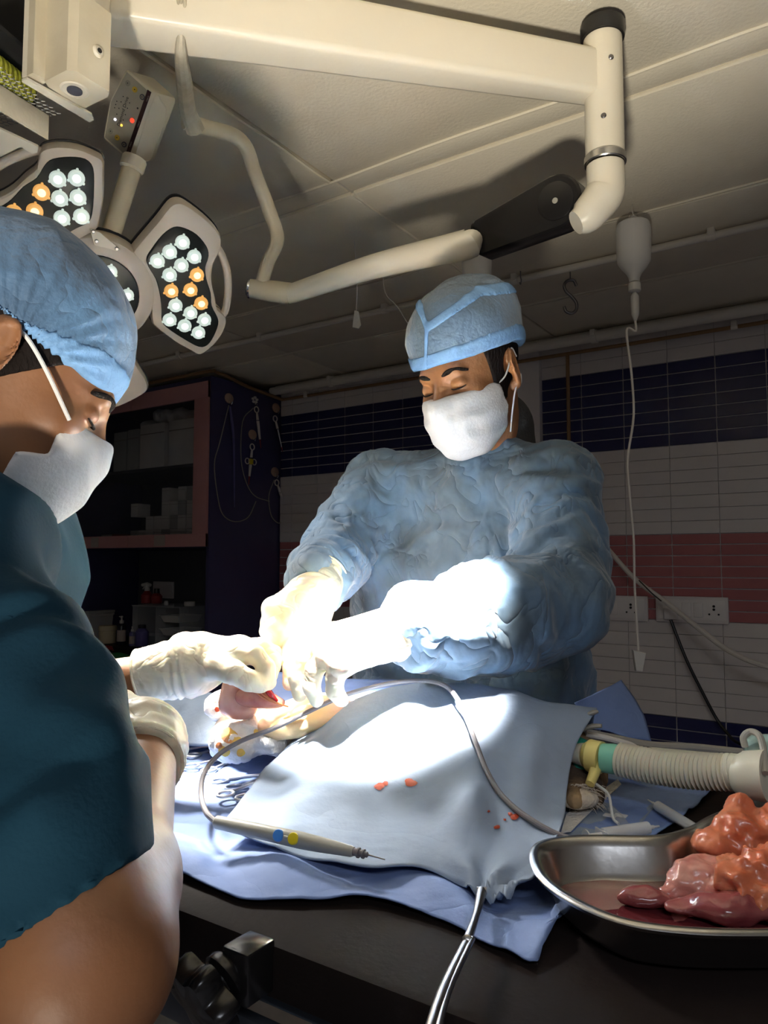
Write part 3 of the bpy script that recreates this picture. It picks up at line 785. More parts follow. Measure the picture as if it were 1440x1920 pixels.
# ------------------------------------------------------------------ sockets and cables of the tiled wall
def socket_board(x0, x1, y, label, plug):
    a = KV(x0, y, V1-0.005); b = KV(x1, y, V1-0.005)
    c_ = (a+b)/2; w = np.dot(b-a, UD)/2
    t = thing('switch_board', label, 'socket', c_)
    MB().box(c_-VD*0.007, (w, 0.009, 0.055), bev=0.004).obj('face_plate', 'switch_grey', t)
    MB().box(c_-VD*0.017, (w*0.93, 0.0022, 0.043), bev=0.001).obj('inner_plate', 'switch_white', t)
    for dx in (-0.12, 0.20):
        MB().box(c_+UD*w*dx-VD*0.021, (w*0.13, 0.004, 0.030), bev=0.003).obj('rocker_switch', 'switch_white', t)
    h_ = MB()
    for ddx, ddz, rr in ((0,0.017,0.0055),(0,0.004,0.0055),(-0.018,-0.016,0.004),(0.018,-0.016,0.004)):
        h_.lathe(c_+UD*(w*0.62+ddx)+ZD*ddz-VD*0.0196, -VD, [(rr,0),(rr,0.0012)], 12)
    h_.obj('socket_holes', 'print_black', t)
    if plug: MB().box(c_-UD*w*0.55-VD*0.032-ZD*0.020, (0.026, 0.013, 0.022), bev=0.005).obj('plug', 'switch_white', t)
    return c_, w
socket_board(1060, 1216, 1139, 'switch board with rockers and socket beside the surgeon', False)
cb, wb = socket_board(1231, 1367, 1143, 'switch board with a plug in it right of the drip line', True)
q0 = cb-UD*wb*0.55-VD*0.034-ZD*0.043
o = MB().tube([q0, q0+UD*0.06-ZD*0.16-VD*0.01, KV(1318,1300,3.28), KV(1345,1350,3.28), KV(1372,1385,3.25), KV(1400,1420,3.2), U(-0.55,3.1,0.25), U(-0.5,2.9,0.012)], 0.0065, 8, 5).obj('power_cable', 'black_plastic'); tag(o, 'black power cable dropping from the plug down the tiles', 'cable')
o = MB().tube([KV(1080,960,3.25), KV(1136,1025,3.24), KV(1190,1085,3.22), KV(1250,1130,3.2), KV(1310,1178,3.15), KV(1370,1222,3.1), KV(1440,1250,3.05), KV(1560,1270,3.0), KV(1700,1250,3.0)], 0.0105, 10, 5).obj('oxygen_hose', 'tube_pale'); tag(o, 'pale hose sagging across the wall in front of the sockets', 'hose')
o = MB().tube([KV(1198,1088,3.19), KV(1222,1112,3.17), KV(1240,1127,3.16)], 0.0025, 6, 3).obj('hose_wire', 'black_plastic'); tag(o, 'short black wire tied to the pale hose', 'wire')

# ------------------------------------------------------------------ drips and hooks hung from the ceiling
def iv(px, ytop, Y, label, lab2, tube_pts, clamp, s=1.0, full=True):
    top = K(px, ytop, Y); top[2] = ZC
    t = thing('drip_bottle', label, 'drip', top-ZD*0.3)
    z0 = -0.012
    MB().tube([top, top-ZD*0.03, top-ZD*0.045+np.array([0.01,0,0]), top-ZD*0.055, top-ZD*0.045-np.array([0.01,0,0]), top-ZD*0.035-np.array([0.008,0,0])], 0.0022, 8, 4).obj('hanger', 'chrome', t)
    b = top-ZD*0.235*s
    prof = [(0.014,-0.0),(0.016,0.012),(0.02,0.022),(0.036,0.042),(0.047,0.06),(0.049,0.10),(0.050,0.155),(0.046,0.172),(0.034,0.180),(0.012,0.184),(0.010,0.195)]
    MB().lathe(b, ZD, [(r*s, h*s) for r, h in prof], 24).obj('bottle_shell', 'frosted', t)
    MB().lathe(b-ZD*0.005, -ZD, [(0.017*s,0),(0.018*s,0.008*s),(0.018*s,0.022*s),(0.012*s,0.026*s)], 18).obj('bottle_cap', 'white_plastic', t)
    q = b-ZD*0.031*s
    MB().lathe(q, -ZD, [(0.005,0),(0.012*s,0.012*s),(0.011*s,0.065*s),(0.004,0.085*s)], 16).obj('drip_chamber', 'frosted', t)
    q2 = q-ZD*0.085*s
    pts = [q2, q2-ZD*0.03]+tube_pts
    o = MB().tube(pts, 0.0035, 8, 6).obj('drip_tube', 'tube_pale', t)
    if clamp is not None:
        c = tube_pts[-1]
        MB().prism([c+np.array([x,0,z_]) for x, z_ in ((-0.017,0.002),(0.019,-0.006),(0.008,-0.058),(-0.010,-0.056))], np.array([0,1,0]), [(0.08,-0.008),(0,-0.006),(0,0.006),(0.08,0.008)]).obj('roller_clamp', 'white_plastic', t)
    return t
iv(1186, 378, 2.1, 'cloudy drip bottle with long tube hanging right of the surgeon', '', [K(1175,620,2.1), K(1184,700,2.1), K(1188,780,2.1), K(1177,860,2.1), K(1180,920,2.1), K(1188,1010,2.1), K(1190,1100,2.1), K(1197,1220,2.1)], True)
iv(893, 372, 2.25, 'cloudy drip bottle half hidden behind the black arm cover', '', [K(900,640,2.25), K(905,760,2.25), K(900,900,2.25)], True, 0.95)
def shook(px, ytop, Y, h, label, plain=False):
    top = K(px, ytop, Y); top[2] = ZC
    s = h
    if plain: pts = [(0,0),(0,-0.4),(0.05,-0.7),(0,-1.0),(-0.06,-0.85)]
    else: pts = [(0.0,0.0),(0.0,-0.12),(0.02,-0.16),(-0.24,-0.30),(-0.22,-0.44),(0.0,-0.56),(0.26,-0.70),(0.26,-0.88),(0.0,-1.0),(-0.24,-0.90)]
    o = MB().tube([top+np.array([x*s, 0, z_*s]) for x, z_ in pts], 0.0045 if not plain else 0.002, 8, 6).obj('ceiling_hook', 'steel_dark'); tag(o, label, 'hook')
# S hook: eye, then the S
top = K(1069, 512, 2.6); top[2] = ZC
o = MB().tube([top, top-ZD*0.035], 0.0022, 8).tube([top+np.array([x, 0, z_]) for x, z_ in ((0.022,-0.055),(0.012,-0.036),(-0.008,-0.036),(-0.022,-0.052),(-0.016,-0.075),(0.004,-0.095),(0.020,-0.118),(0.020,-0.142),(0.004,-0.156),(-0.016,-0.150),(-0.024,-0.132))], 0.0055, 10, 6).obj('s_hook', 'steel_dark'); tag(o, 'dark metal S hook hanging from the ceiling', 'hook')
shook(976, 530, 2.6, 0.05, 'thin wire hook on the ceiling behind the surgeon cap', True)
shook(1168, 500, 2.4, 0.05, 'thin wire hook on the ceiling left of the drip bottle', True)
# small clamp hanging on its own line
top = K(664, 520, 2.35); top[2] = ZC
c = K(668, 585, 2.35)
t = thing('line_clamp', 'small white roller clamp dangling left of the surgeon cap', 'clamp', c-ZD*0.06)
MB().tube([top, top*0.5+c*0.5+np.array([0.006,0,0]), c], 0.0016, 6, 4).obj('line', 'tube_pale', t)
MB().prism([c+np.array([x,0,z_]) for x, z_ in ((-0.006,0.004),(0.008,0.0),(0.016,-0.044),(0.008,-0.056),(-0.012,-0.052))], np.array([0,1,0]), [(0.08,-0.006),(0,-0.005),(0,0.005),(0.08,0.006)]).obj('clamp_body', 'white_plastic', t)
o = MB().tube([K(716,520,2.5)*[1,1,0]+ZD*ZC, K(722,548,2.5), K(745,575,2.5), K(775,625,2.5), K(800,680,2.5)], 0.002, 6, 4).obj('hanging_line', 'tube_pale'); tag(o, 'thin clear line hanging from the conduit beside the cap', 'tube')

# ------------------------------------------------------------------ surgical lamp on its ceiling arm
lamp = thing('surgical_lamp', 'cream ceiling mounted surgical light with jointed arm and round LED petals', 'lamp', LAMP_HUB)
# main beam: square tapering tube under the ceiling
bz = 2.115
def beam_pt(px, py, z=bz): return KZ(px, py, z)
n0, f0 = beam_pt(200, 25), beam_pt(200, 100); n1, f1 = beam_pt(1128, 172), beam_pt(1120, 206)
dirb = (n1-n0)/np.linalg.norm(n1-n0); nn = n0-dirb*0.28; ff = f0-dirb*0.28
P = []
def rect(a, b, zt_, rr=0.012):
    w = b-a; L_ = np.linalg.norm(w); e = w/L_; out = []
    for (cx, cz, a0) in ((L_-rr, bz+rr, -90), (L_-rr, zt_-rr, 0), (rr, zt_-rr, 90), (rr, bz+rr, 180)):
        for k in range(4):
            t_ = math.radians(a0+k*30); out.append(a+e*(cx+rr*math.cos(t_))+ZD*(cz-bz+rr*math.sin(t_)))
    return np.array(out)
A, B = rect(nn, ff, 2.235), rect(n1, f1, 2.205)
N_ = len(A)
b = MB().add(np.vstack([A, B]), [(k, (k+1) % N_, N_+(k+1) % N_, N_+k) for k in range(N_)]+[tuple(range(N_)), tuple(range(N_, 2*N_))])
b.obj('main_beam', 'lamp_cream', lamp)
sh = (n1+f1)/2 + dirb*0.0; sh = K(1132, 180, sh[1]); 
s0 = np.array([sh[0], sh[1], 0])
SR = 0.0355
MB().lathe(s0+ZD*2.235, ZD, [(SR*1.12,0),(SR*1.15,0.004),(SR*1.15,0.028),(SR*0.9,0.032)], 28).obj('top_cap', 'black_plastic', lamp)
zb_ = K(1132, 292, s0[1])[2]
MB().lathe(s0+ZD*zb_, ZD, [(SR,0),(SR,2.234-zb_)], 36).obj('vertical_shaft', 'lamp_cream', lamp)
MB().lathe(s0+ZD*(zb_-0.018), ZD, [(SR*1.04,0),(SR*1.08,0.002),(SR*1.08,0.014),(SR*1.02,0.017)], 36).obj('collar_ring', 'steel', lamp)
def screw(p, n, r=0.005): 
    n = np.asarray(n, float)/np.linalg.norm(n)
    MB().lathe(p, n, [(r,0),(r,0.0015),(r*0.7,0.003)], 14).obj('screw', 'steel_dark', lamp)
for px, py in ((1146,131),(1131,237)):
    d = ray(px, py); nrm = -np.array([d[0], d[1], 0]); nrm /= np.linalg.norm(nrm)
    off = (px-1132)/34; side = np.array([-nrm[1], nrm[0], 0])
    nr = nrm*math.sqrt(max(0.05, 1-off*off))+side*(-off if np.dot(side, [1,0,0]) < 0 else off); nr /= np.linalg.norm(nr)
    screw(np.array([s0[0], s0[1], K(px,py,s0[1])[2]])+nr*SR*0.99, nr)
# elbow curving under the shaft
ze = zb_-0.02
Ys = s0[1]
el = [s0+ZD*ze, s0+ZD*(ze-0.045), K(1128, 372, Ys), K(1100, 405, Ys), K(1080, 418, Ys)]
MB().tube(el, [0.0345,0.035,0.036,0.032,0.022], 20, 6).obj('elbow', 'lamp_cream', lamp)
# black cover of the spring arm
def capsule_plate(a, b, ra, rb, n_, d0, d1, name, m, bev=0.004):
    e = (b-a)/np.linalg.norm(b-a); up = np.cross(n_, e); up /= np.linalg.norm(up)
    out = []
    for k in range(13):
        t_ = math.pi/2-math.pi*k/12; out.append(b+e*rb*math.cos(t_)+up*rb*math.sin(t_))
    for k in range(7):
        t_ = -math.pi/2-math.pi*k/6; out.append(a+e*ra*0.35*math.cos(t_)+up*ra*math.sin(t_))
    return MB().prism(out, n_, [(0.05,d0),(0,d0+bev*(1 if d1>d0 else -1)),(0,d1-bev*(1 if d1>d0 else -1)),(0.05,d1)]).obj(name, m, lamp)
pa, pb = K(905, 452, 1.50), K(1052, 384, 1.40)
e_ = (pb-pa)/np.linalg.norm(pb-pa)
vn_ = O3-pb; vn_ /= np.linalg.norm(vn_); nside = vn_-e_*np.dot(vn_, e_); nside -= ZD*nside[2]*0.75; nside -= e_*np.dot(nside, e_); nside /= np.linalg.norm(nside)
cover = capsule_plate(pa, pb, 0.036, 0.050, nside, -0.030, 0.030, 'arm_cover', 'black_plastic')
MB().lathe(pb+nside*0.0302, nside, [(0.036,0),(0.036,0.0015),(0.034,0.002)], 32).obj('cover_disc', 'black_plastic', lamp)
MB().lathe(pb+nside*0.0325, nside, [(0.0055,0),(0.0055,0.001),(0.003,0.0015)], 16).obj('pivot_screw', 'pencil_grey', lamp)
# spring arm tube
sa = [K(862, 462, 1.475), K(700, 500, 1.56), K(548, 550, 1.65), K(525, 552, 1.665)]
MB().tube([K(880,456,1.468)]+sa, [0.030,0.030,0.026,0.0215,0.019], 20, 4).obj('spring_arm', 'lamp_cream', lamp)
jt = [K(545, 551, 1.655), K(508, 546, 1.66), K(470, 541, 1.66)]
MB().tube(jt, [0.0245,0.024,0.021], 20, 3).obj('arm_joint', 'lamp_cream_old', lamp)
e2 = (jt[2]-jt[1]); e2 /= np.linalg.norm(e2)
MB().lathe(jt[2], e2, [(0.022,0),(0.0225,0.004),(0.018,0.008),(0.002,0.010)], 22).obj('joint_cap', 'chrome', lamp)
# yoke: bent tube from the joint up to the control box
yk = [K(492,528,1.655), K(503,490,1.64), K(520,448,1.62), K(505,395,1.60), K(478,325,1.56), K(462,278,1.53), K(437,254,1.50), K(390,240,1.47), K(345,228,1.44)]
MB().tube(yk, [0.0155]*9, 16, 5).obj('yoke_tube', 'lamp_cream_old', lamp)
# tape and cable wrapping down from the ceiling to the yoke
tp = [K(338,-60,1.12), K(340,40,1.15), K(339,95,1.19), K(345,150,1.30), K(352,205,1.41), K(366,243,1.455)]
MB().tube(tp, [0.004,0.004,0.010,0.015,0.016,0.020], 10, 5).obj('taped_cable', 'old_tape', lamp)
for dx in (-5, 6): MB().tube([K(338+dx,-60,1.115), K(340+dx,30,1.145), K(338,95,1.185)], 0.0028, 8, 4).obj('cable_strand', 'old_tape', lamp)
# control box
cf = [(237,129),(284,171),(239,298),(193,260),(206,188)]
ctr = K(240,213,1.38)
right = K(330,225,1.47)-K(240,213,1.38)
nfb = -right/np.linalg.norm(right)
nfb = nfb*0.55 + (O3-ctr)/np.linalg.norm(O3-ctr)*0.65; nfb /= np.linalg.norm(nfb)
P5 = [hit(x, y, ctr, nfb) for x, y in cf]
tr = K(335,185,1.43)-P5[1]; 
V_ = []; poly = np.array(P5)
poly = []
for i in range(5):       # rounded corners
    a, b_, c_ = P5[i-1], P5[i], P5[(i+1) % 5]
    da, dc = (a-b_)/np.linalg.norm(a-b_), (c_-b_)/np.linalg.norm(c_-b_)
    poly += [b_+da*0.006, b_+(da+dc)*0.0015, b_+dc*0.006]
poly = np.array(poly); cc = poly.mean(0)
ext = tr*0.97
rings = [cc+(poly-cc)*0.965, poly+ext*0.02, poly+ext*0.9, cc+ext+(poly-cc)*0.93]
n5 = len(poly)
b = MB().add(np.vstack(rings), [(i*n5+k, i*n5+(k+1)%n5, (i+1)*n5+(k+1)%n5, (i+1)*n5+k) for i in range(3) for k in range(n5)]+[tuple(range(n5))[::-1], tuple(3*n5+k for k in range(n5))])
b.obj('control_box', 'lamp_cream', lamp)
cbo = lamp.children[-1]
nf = np.cross(P5[1]-P5[0], P5[3]-P5[0]); nf /= np.linalg.norm(nf)
if np.dot(nf, O3-ctr) < 0: nf = -nf
fc = cc + nf*0.0008
def onf(px, py, off=0.001): return hit(px, py, cc+nf*off, nf)
pc = [onf(x, y, 0.0006) for x, y in ((238,135),(277,170),(235,290),(197,257),(209,190))]
MB().prism(pc, nf, [(0,0),(0,0.001),(0.01,0.0013)]).obj('keypad', 'panel_grey', cbo)
MB().prism([onf(x, y, 0.001) for x, y in ((277,168),(284,173),(241,297),(235,291))], nf, [(0,0),(0,0.0012)]).obj('dark_stripe', 'panel_stripe', cbo)
for (x, y), m in (((240,156),'btn_grey'),((253,168),'btn_yellow'),((267,182),'btn_dark'),((208,246),'btn_grey'),((220,258),'btn_yellow'),((233,271),'btn_dark')):
    p_ = onf(x, y, 0.002)
    MB().lathe(p_, nf, [(0.0052,0),(0.0052,0.001),(0.0046,0.0016)], 18).obj('key', m, cbo)
    if m == 'btn_dark': MB().lathe(p_+nf*0.0016, nf, [(0.0032,0),(0.0032,0.0004)], 14).obj('key_centre', 'btn_grey', cbo)
    MB().lathe(p_+nf*0.0018, nf, [(0.0011,0),(0.0011,0.0004)], 8).obj('key_mark', 'print_black', cbo)
for (x, y), m, r in (((216,224),'ind_white',0.0022),((228,235),'ind_amber',0.002),((248,226),'ind_red',0.0042)):
    MB().lathe(onf(x, y, 0.002), nf, [(r,0),(r,0.0012),(r*0.5,0.002)], 14).obj('indicator', m, cbo)
dots = MB()
for x, y in ((231,181),(227,191),(223,203),(219,214),(243,193),(239,203),(235,215),(231,225),(219,190),(217,196),(215,202),(258,203)):
    dots.lathe(onf(x, y, 0.002), nf, [(0.0011 if x < 250 else 0.0018,0),(0.001,0.0004)], 8)
dots.obj('marker_dots', 'print_black', cbo)
def text(body, p0, p1, n_, height, m, parent, name='lettering', up_hint=None):
    cu = bpy.data.curves.new('t', 'FONT'); cu.body = body; cu.size = 1.0; cu.extrude = 0.01; cu.align_x = 'CENTER'; cu.align_y = 'CENTER'
    to = bpy.data.objects.new('t', cu); C.objects.link(to)
    dg = bpy.context.evaluated_depsgraph_get(); me = bpy.data.meshes.new_from_object(to.evaluated_get(dg))
    V = np.array([v.co[:] for v in me.vertices]); Fs = [tuple(f.vertices) for f in me.polygons]
    bpy.data.objects.remove(to); bpy.data.curves.remove(cu); bpy.data.meshes.remove(me)
    w = V[:,0].max()-V[:,0].min(); ex = (p1-p0); L_ = np.linalg.norm(ex); ex /= L_; n_ = n_/np.linalg.norm(n_); ey = np.cross(n_, ex)
    s = L_/w; c_ = (p0+p1)/2
    P_ = c_ + np.outer(V[:,0]*s, ex) + np.outer(V[:,1]*height, ey) + np.outer(V[:,2]*0.02, n_)
    return link(name, P_, Fs, m, parent, smooth=False)
text('Diamond Drive', onf(222,236,0.0022), onf(239,182,0.0022), nf, 0.0085, 'print_black', cbo)
for a, b_ in (((275,190),(279,180)),((258,238),(262,228)),((243,275),(247,266))): text('LIGHT', onf(*a,0.0026), onf(*b_,0.0026), nf, 0.003, 'print_grey', cbo)
# recessed scoop on the visible side of the box
ns = np.cross(P5[2]-P5[1], tr); ns /= np.linalg.norm(ns)
if np.dot(ns, O3-ctr) < 0: ns = -ns
def ons(px, py, off=0.001): return hit(px, py, P5[1]+ns*off, ns)
sc_ = cat([ons(x, y, 0.0012) for x, y in ((289,184),(303,191),(311,203),(311,214),(296,262),(283,297),(268,302),(257,300),(252,296))], 4, closed=True)
MB().prism(sc_, ns, [(0.06,-0.0045),(0.05,-0.003),(0.0,0.001),(-0.03,0.0004),(-0.03,0)]).obj('side_recess', 'lamp_cream', cbo)
# drop tube to the lamp head with collar and flange
d0, d1 = K(252,300,1.395), K(204,452,1.405)
dv = (d1-d0)/np.linalg.norm(d1-d0)
MB().tube([d0, d1], [0.0185,0.0185], 22).obj('drop_tube', 'lamp_cream_old', lamp)
MB().lathe(d0-dv*0.004, dv, [(0.022,0),(0.0235,0.003),(0.0235,0.022),(0.020,0.026)], 26).obj('tube_collar', 'lamp_cream', lamp)

# lamp head: hub and petals
ax_, ay_ = _ax*-1, _ay            # screen-right and up within the lamp plane
HN = FACE_N
if np.dot(ax_, [1,0,0]) < 0: ax_ = -ax_
def LP(px, py, off=0.0): return hit(px, py, LAMP_HUB+HN*off, HN)
def circ(c, r, n=48): return [c+ax_*r*math.cos(a)+ay_*r*math.sin(a) for a in np.linspace(0, 2*math.pi, n, endpoint=False)]
hr = 0.112
hub = MB().prism(circ(LAMP_HUB, hr), HN, [(0.35,0.0),(0.30,0.012),(0.22,0.013),(0.04,0.004),(0,-0.006),(0,-0.03),(0.08,-0.045),(0.9,-0.05)]).obj('hub_shell', 'petal_shell', lamp)
MB().prism(circ(LAMP_HUB, hr*1.03), HN, [(0.04,-0.030),(0,-0.033),(0,-0.038),(0.1,-0.052)]).obj('hub_gasket', 'black_gasket', lamp)
MB().prism(circ(LAMP_HUB, hr*0.69), HN, [(0,0.0125),(0.0,0.014),(0.02,0.0145)]).obj('hub_lens', 'dark_glass', lamp)
def led(c, amber, parent, r=0.0143):
    c = c+HN*0.001
    b = MB(); b.lathe(c, HN, [(r,0),(r*0.98,0.003),(r*0.86,0.005)], 20)
    for a in (90, 210, 330):
        t_ = math.radians(a); b.sphere(c+(ax_*math.cos(t_)+ay_*math.sin(t_))*r*1.02, 0.0026, 8, 5)
    o = b.obj('led', 'led_amber' if amber else 'led_white', parent)
    MB().lathe(c+HN*0.0052, HN, [(r*0.5,0),(r*0.3,0.003),(r*0.1,0.004)], 14).obj('led_core', 'led_amber_core' if amber else 'led_core', parent)
lens = lamp.children[-1]
hubc = [(0.055, a) for a in range(0, 360, 60)]+[(0.022, a) for a in (30, 150, 270)]
for r_, a in hubc:
    t_ = math.radians(a+12); led(LAMP_HUB+HN*0.0145+(ax_*math.cos(t_)+ay_*math.sin(t_))*r_, False, lens, 0.0125)
# mounting flange on the hub rim
fl = [LP(x, y, 0.006) for x, y in ((168,428),(186,434),(225,466),(216,470),(176,458))]
MB().prism(fl, HN, [(0,0),(0,0.003),(0.03,0.004)]).obj('mount_flange', 'lamp_cream', lamp)
for x, y in ((175,434),(181,452),(219,466)): screw(LP(x, y, 0.0102), HN, 0.0035)
body = [(248,470),(262,452),(296,412),(318,384),(333,377),(350,382),(385,408),(408,432),(415,450),(412,470),(402,490),(397,510),(398,535),(404,560),(408,582),(420,592),(425,603),(420,622),(405,645),(385,662),(374,667),(360,660),(325,640),(292,614),(285,604),(283,580),(279,550),(270,518),(256,495),(246,480)]
lensp = [(325,426),(345,428),(368,440),(386,462),(390,480),(384,500),(386,522),(394,548),(396,572),(406,592),(408,606),(400,628),(388,645),(372,648),(345,634),(312,612),(303,598),(303,578),(300,552),(292,522),(278,498),(275,482),(284,466),(304,440)]
whites = [(341,452),(317,470),(363,479),(294,487),(339,495),(317,513),(328,570),(356,584),(382,597),(317,597),(345,608),(371,621)]
ambers = [(368,513),(320,543),(356,541),(376,566)]
def rotf(P_, a):
    P_ = np.array(P_)-LAMP_HUB; x = P_@ax_; y = P_@ay_; n_ = P_@HN
    c_, s_ = math.cos(a), math.sin(a)
    return LAMP_HUB + np.outer(x*c_-y*s_, ax_)+np.outer(x*s_+y*c_, ay_)+np.outer(n_, HN)
for k, a in enumerate((0, math.radians(119), math.radians(-117))):
    bd = rotf([LP(x, y) for x, y in body], a); bd = cat(bd, 3, closed=True)
    sh_ = MB().prism(bd, HN, [(0.30,0.003),(0.10,0.004),(0.03,0.002),(0,-0.006),(0,-0.026),(0.03,-0.028)]).obj('petal_shell', 'petal_shell', lamp)
    MB().prism(cat(rotf([LP(x, y) for x, y in body], a), 3, closed=True)-HN*0.028, HN, [(0.02,0),(-0.02,-0.001),(-0.02,-0.007),(0.03,-0.008)]).obj('gasket', 'black_gasket', sh_)
    MB().prism(cat(rotf([LP(x, y) for x, y in body], a), 3, closed=True)-HN*0.036, HN, [(0.0,0),(0.0,-0.006),(0.25,-0.020),(0.8,-0.024)]).obj('back_shell', 'petal_shell', sh_)
    ln = MB().prism(cat(rotf([LP(x, y) for x, y in lensp], a), 3, closed=True)+HN*0.0045, HN, [(-0.02,-0.002),(0,0.0),(0.01,0.0006)]).obj('petal_lens', 'dark_glass', sh_)
    hp = rotf([LP(x, y) for x, y in ((404,462),(416,478),(427,505),(431,535),(430,565),(424,592),(412,598))], a)
    MB().tube(hp-HN*0.016, [0.008]*7, 12, 4).obj('handle', 'petal_shell', sh_)
    for q in whites: led(rotf([LP(*q)], a)[0]+HN*0.0052, False, sh_)
    for q in ambers: led(rotf([LP(*q)], a)[0]+HN*0.0052, True, sh_)

# twin head (outside the frame, the source of the light on the wound)
lamp2 = bpy.data.objects.new('surgical_lamp', None); C.objects.link(lamp2)
tag(lamp2, 'second round petal head of the ceiling light above the wound, beyond the top frame edge', 'lamp')
lamp2.rotation_mode = 'QUATERNION'
lamp2.scale = (0.85,)*3; lamp2.location = Vector(to_world(LAMP2)); lamp2.rotation_quaternion = Vector(to_world(HN)).rotation_difference(Vector(to_world(N2)))
for ch in list(lamp.children):
    if ch.name.split('.')[0] in ('hub_shell', 'hub_gasket', 'hub_lens', 'petal_shell'):
        c_ = ch.copy(); C.objects.link(c_); c_.parent = lamp2
        for g in ch.children:
            d_ = g.copy(); C.objects.link(d_); d_.parent = c_
arm2 = MB().tube([LAMP2-N2*0.035, LAMP2-N2*0.08, LAMP2+[0.02,-0.06,0.12], LAMP2+[0.02,-0.06,0.20]], 0.018, 14, 4)
a2o = arm2.obj('hanger_tube', 'lamp_cream'); 
loc_ = a2o.location.copy(); q_ = lamp2.rotation_quaternion
a2o.parent = lamp2; a2o.rotation_mode = 'QUATERNION'; a2o.rotation_quaternion = q_.inverted(); a2o.location = (q_.inverted() @ (loc_-lamp2.location))/0.85; a2o.scale = (1/0.85,)*3

# ------------------------------------------------------------------ second arm block and power unit at the ceiling mount
Yb = 1.02
mt = thing('ceiling_mount', 'cream bracket block with a round port beside the lamp beam', 'bracket', K(145,170,Yb))
zB = K(140,175,Yb)[2]
qs = [KZ(x, y, zB) for x, y in ((83,152),(125,131),(145,134),(205,172),(203,182),(156,205),(90,163))]
MB().prism(qs, ZD, [(0.01,0),(0,0.002),(0,0.115),(0.02,0.118)]).obj('block_housing', 'lamp_cream_old', mt)
hc = KZ(140, 168, zB-0.0005)
MB().lathe(hc, -ZD, [(0.019,0),(0.020,0.0006),(0.017,0.0016),(0.016,0.001)], 28).obj('port_ring', 'lamp_cream', mt)
MB().lathe(hc+ZD*0.0, -ZD, [(0.0105,0),(0.0105,0.003),(0.009,0.0035)], 24).obj('port_bore', 'btn_dark', mt)
nb = np.cross(qs[3]-qs[2], ZD); nb /= np.linalg.norm(nb)
if np.dot(nb, O3-qs[2]) < 0: nb = -nb
sp_ = hit(183, 97, qs[2]+nb*0.0005, nb)
MB().lathe(sp_, nb, [(0.0085,0),(0.0085,0.0015),(0.006,0.004)], 20).obj('side_boss', 'lamp_cream', mt)
MB().lathe(sp_+nb*0.0042, nb, [(0.0035,0),(0.0035,0.001)], 14).obj('boss_hole', 'print_black', mt)
# flange strip under the block
fa = [KZ(x, y, zB-0.002) for x, y in ((41,148),(50,145),(172,212),(176,222),(168,226),(41,150))]
MB().prism(fa, ZD, [(0,-0.003),(0,0.0),(0.02,0.001)]).obj('flange_strip', 'lamp_cream', mt)
pl = [KZ(x, y, zB) for x, y in ((41,148),(50,146),(80,162),(72,168))]
MB().prism(pl, ZD, [(0,0.002),(0,0.26),(0.02,0.262)]).obj('hanger_plate', 'lamp_cream', mt)
pl = [KZ(x, y, zB) for x, y in ((50,146),(62,140),(92,156),(80,162))]
MB().prism(pl, ZD, [(0,0.003),(0,0.26)]).obj('hanger_web', 'lamp_cream_old', mt)
colb = KZ(150, 80, zB+0.12)
MB().lathe(colb-np.array([0.0,0,0]), ZD, [(0.042,0),(0.042,0.20)], 28).obj('mount_column', 'lamp_cream', mt)
MB().lathe(colb+ZD*0.201, ZD, [(0.10,0),(0.11,0.004),(0.10,0.02),(0.05,0.022)], 36).obj('ceiling_plate', 'lamp_cream', mt)
# perforated power unit
zP = zB+0.005
pu = thing('power_unit', 'perforated metal power unit with yellow windings at top left corner', 'power unit', KZ(30, 150, zP))
# honeycomb grille built as real wires, lower face
def honey(p0, ex, ey, nx, ny, s, r, parent, clip, name='grille', m='mesh_metal'):
    b = MB()
    for i in range(nx):
        for j in range(ny):
            cx = i*s*1.5; cy = (j+0.5*(i % 2))*s*math.sqrt(3)
            if not clip(cx, cy): continue
            pts = [(cx+s*math.cos(math.radians(60*k)), cy+s*math.sin(math.radians(60*k))) for k in range(4)]
            b.tube([p0+ex*x+ey*y for x, y in pts], r, 4, cap=False)
    o = b.obj(name, m, parent, smooth=False, fix=False); o['kind'] = 'stuff'; return o
g0 = KZ(-30, 100, zP); g1 = KZ(92, 196, zP)
ex = g1-g0; Lx = np.linalg.norm(ex); ex /= Lx; ey = np.cross(ZD, ex)
gcorner = KZ(-40, 115, zP)
honey(gcorner-ey*0.02, ex, ey, 30, 14, 0.0052, 0.0008, pu, lambda x, y: x < Lx+0.01)
MB().box(gcorner+ex*Lx*0.45+ey*0.03+ZD*0.055, (Lx*0.50, 0.05, 0.003), ax=[ex,ey,ZD]).obj('inner_board', 'black_void', pu)
b = MB()
for k in range(9):
    c_ = gcorner+ex*(Lx*0.22+k*0.0085)+ey*0.02+ZD*0.02
    b.lathe(c_, ex, [(0.021,0),(0.023,0.002),(0.021,0.007)], 20)
b.obj('coil_winding', 'coil_yellow', pu)
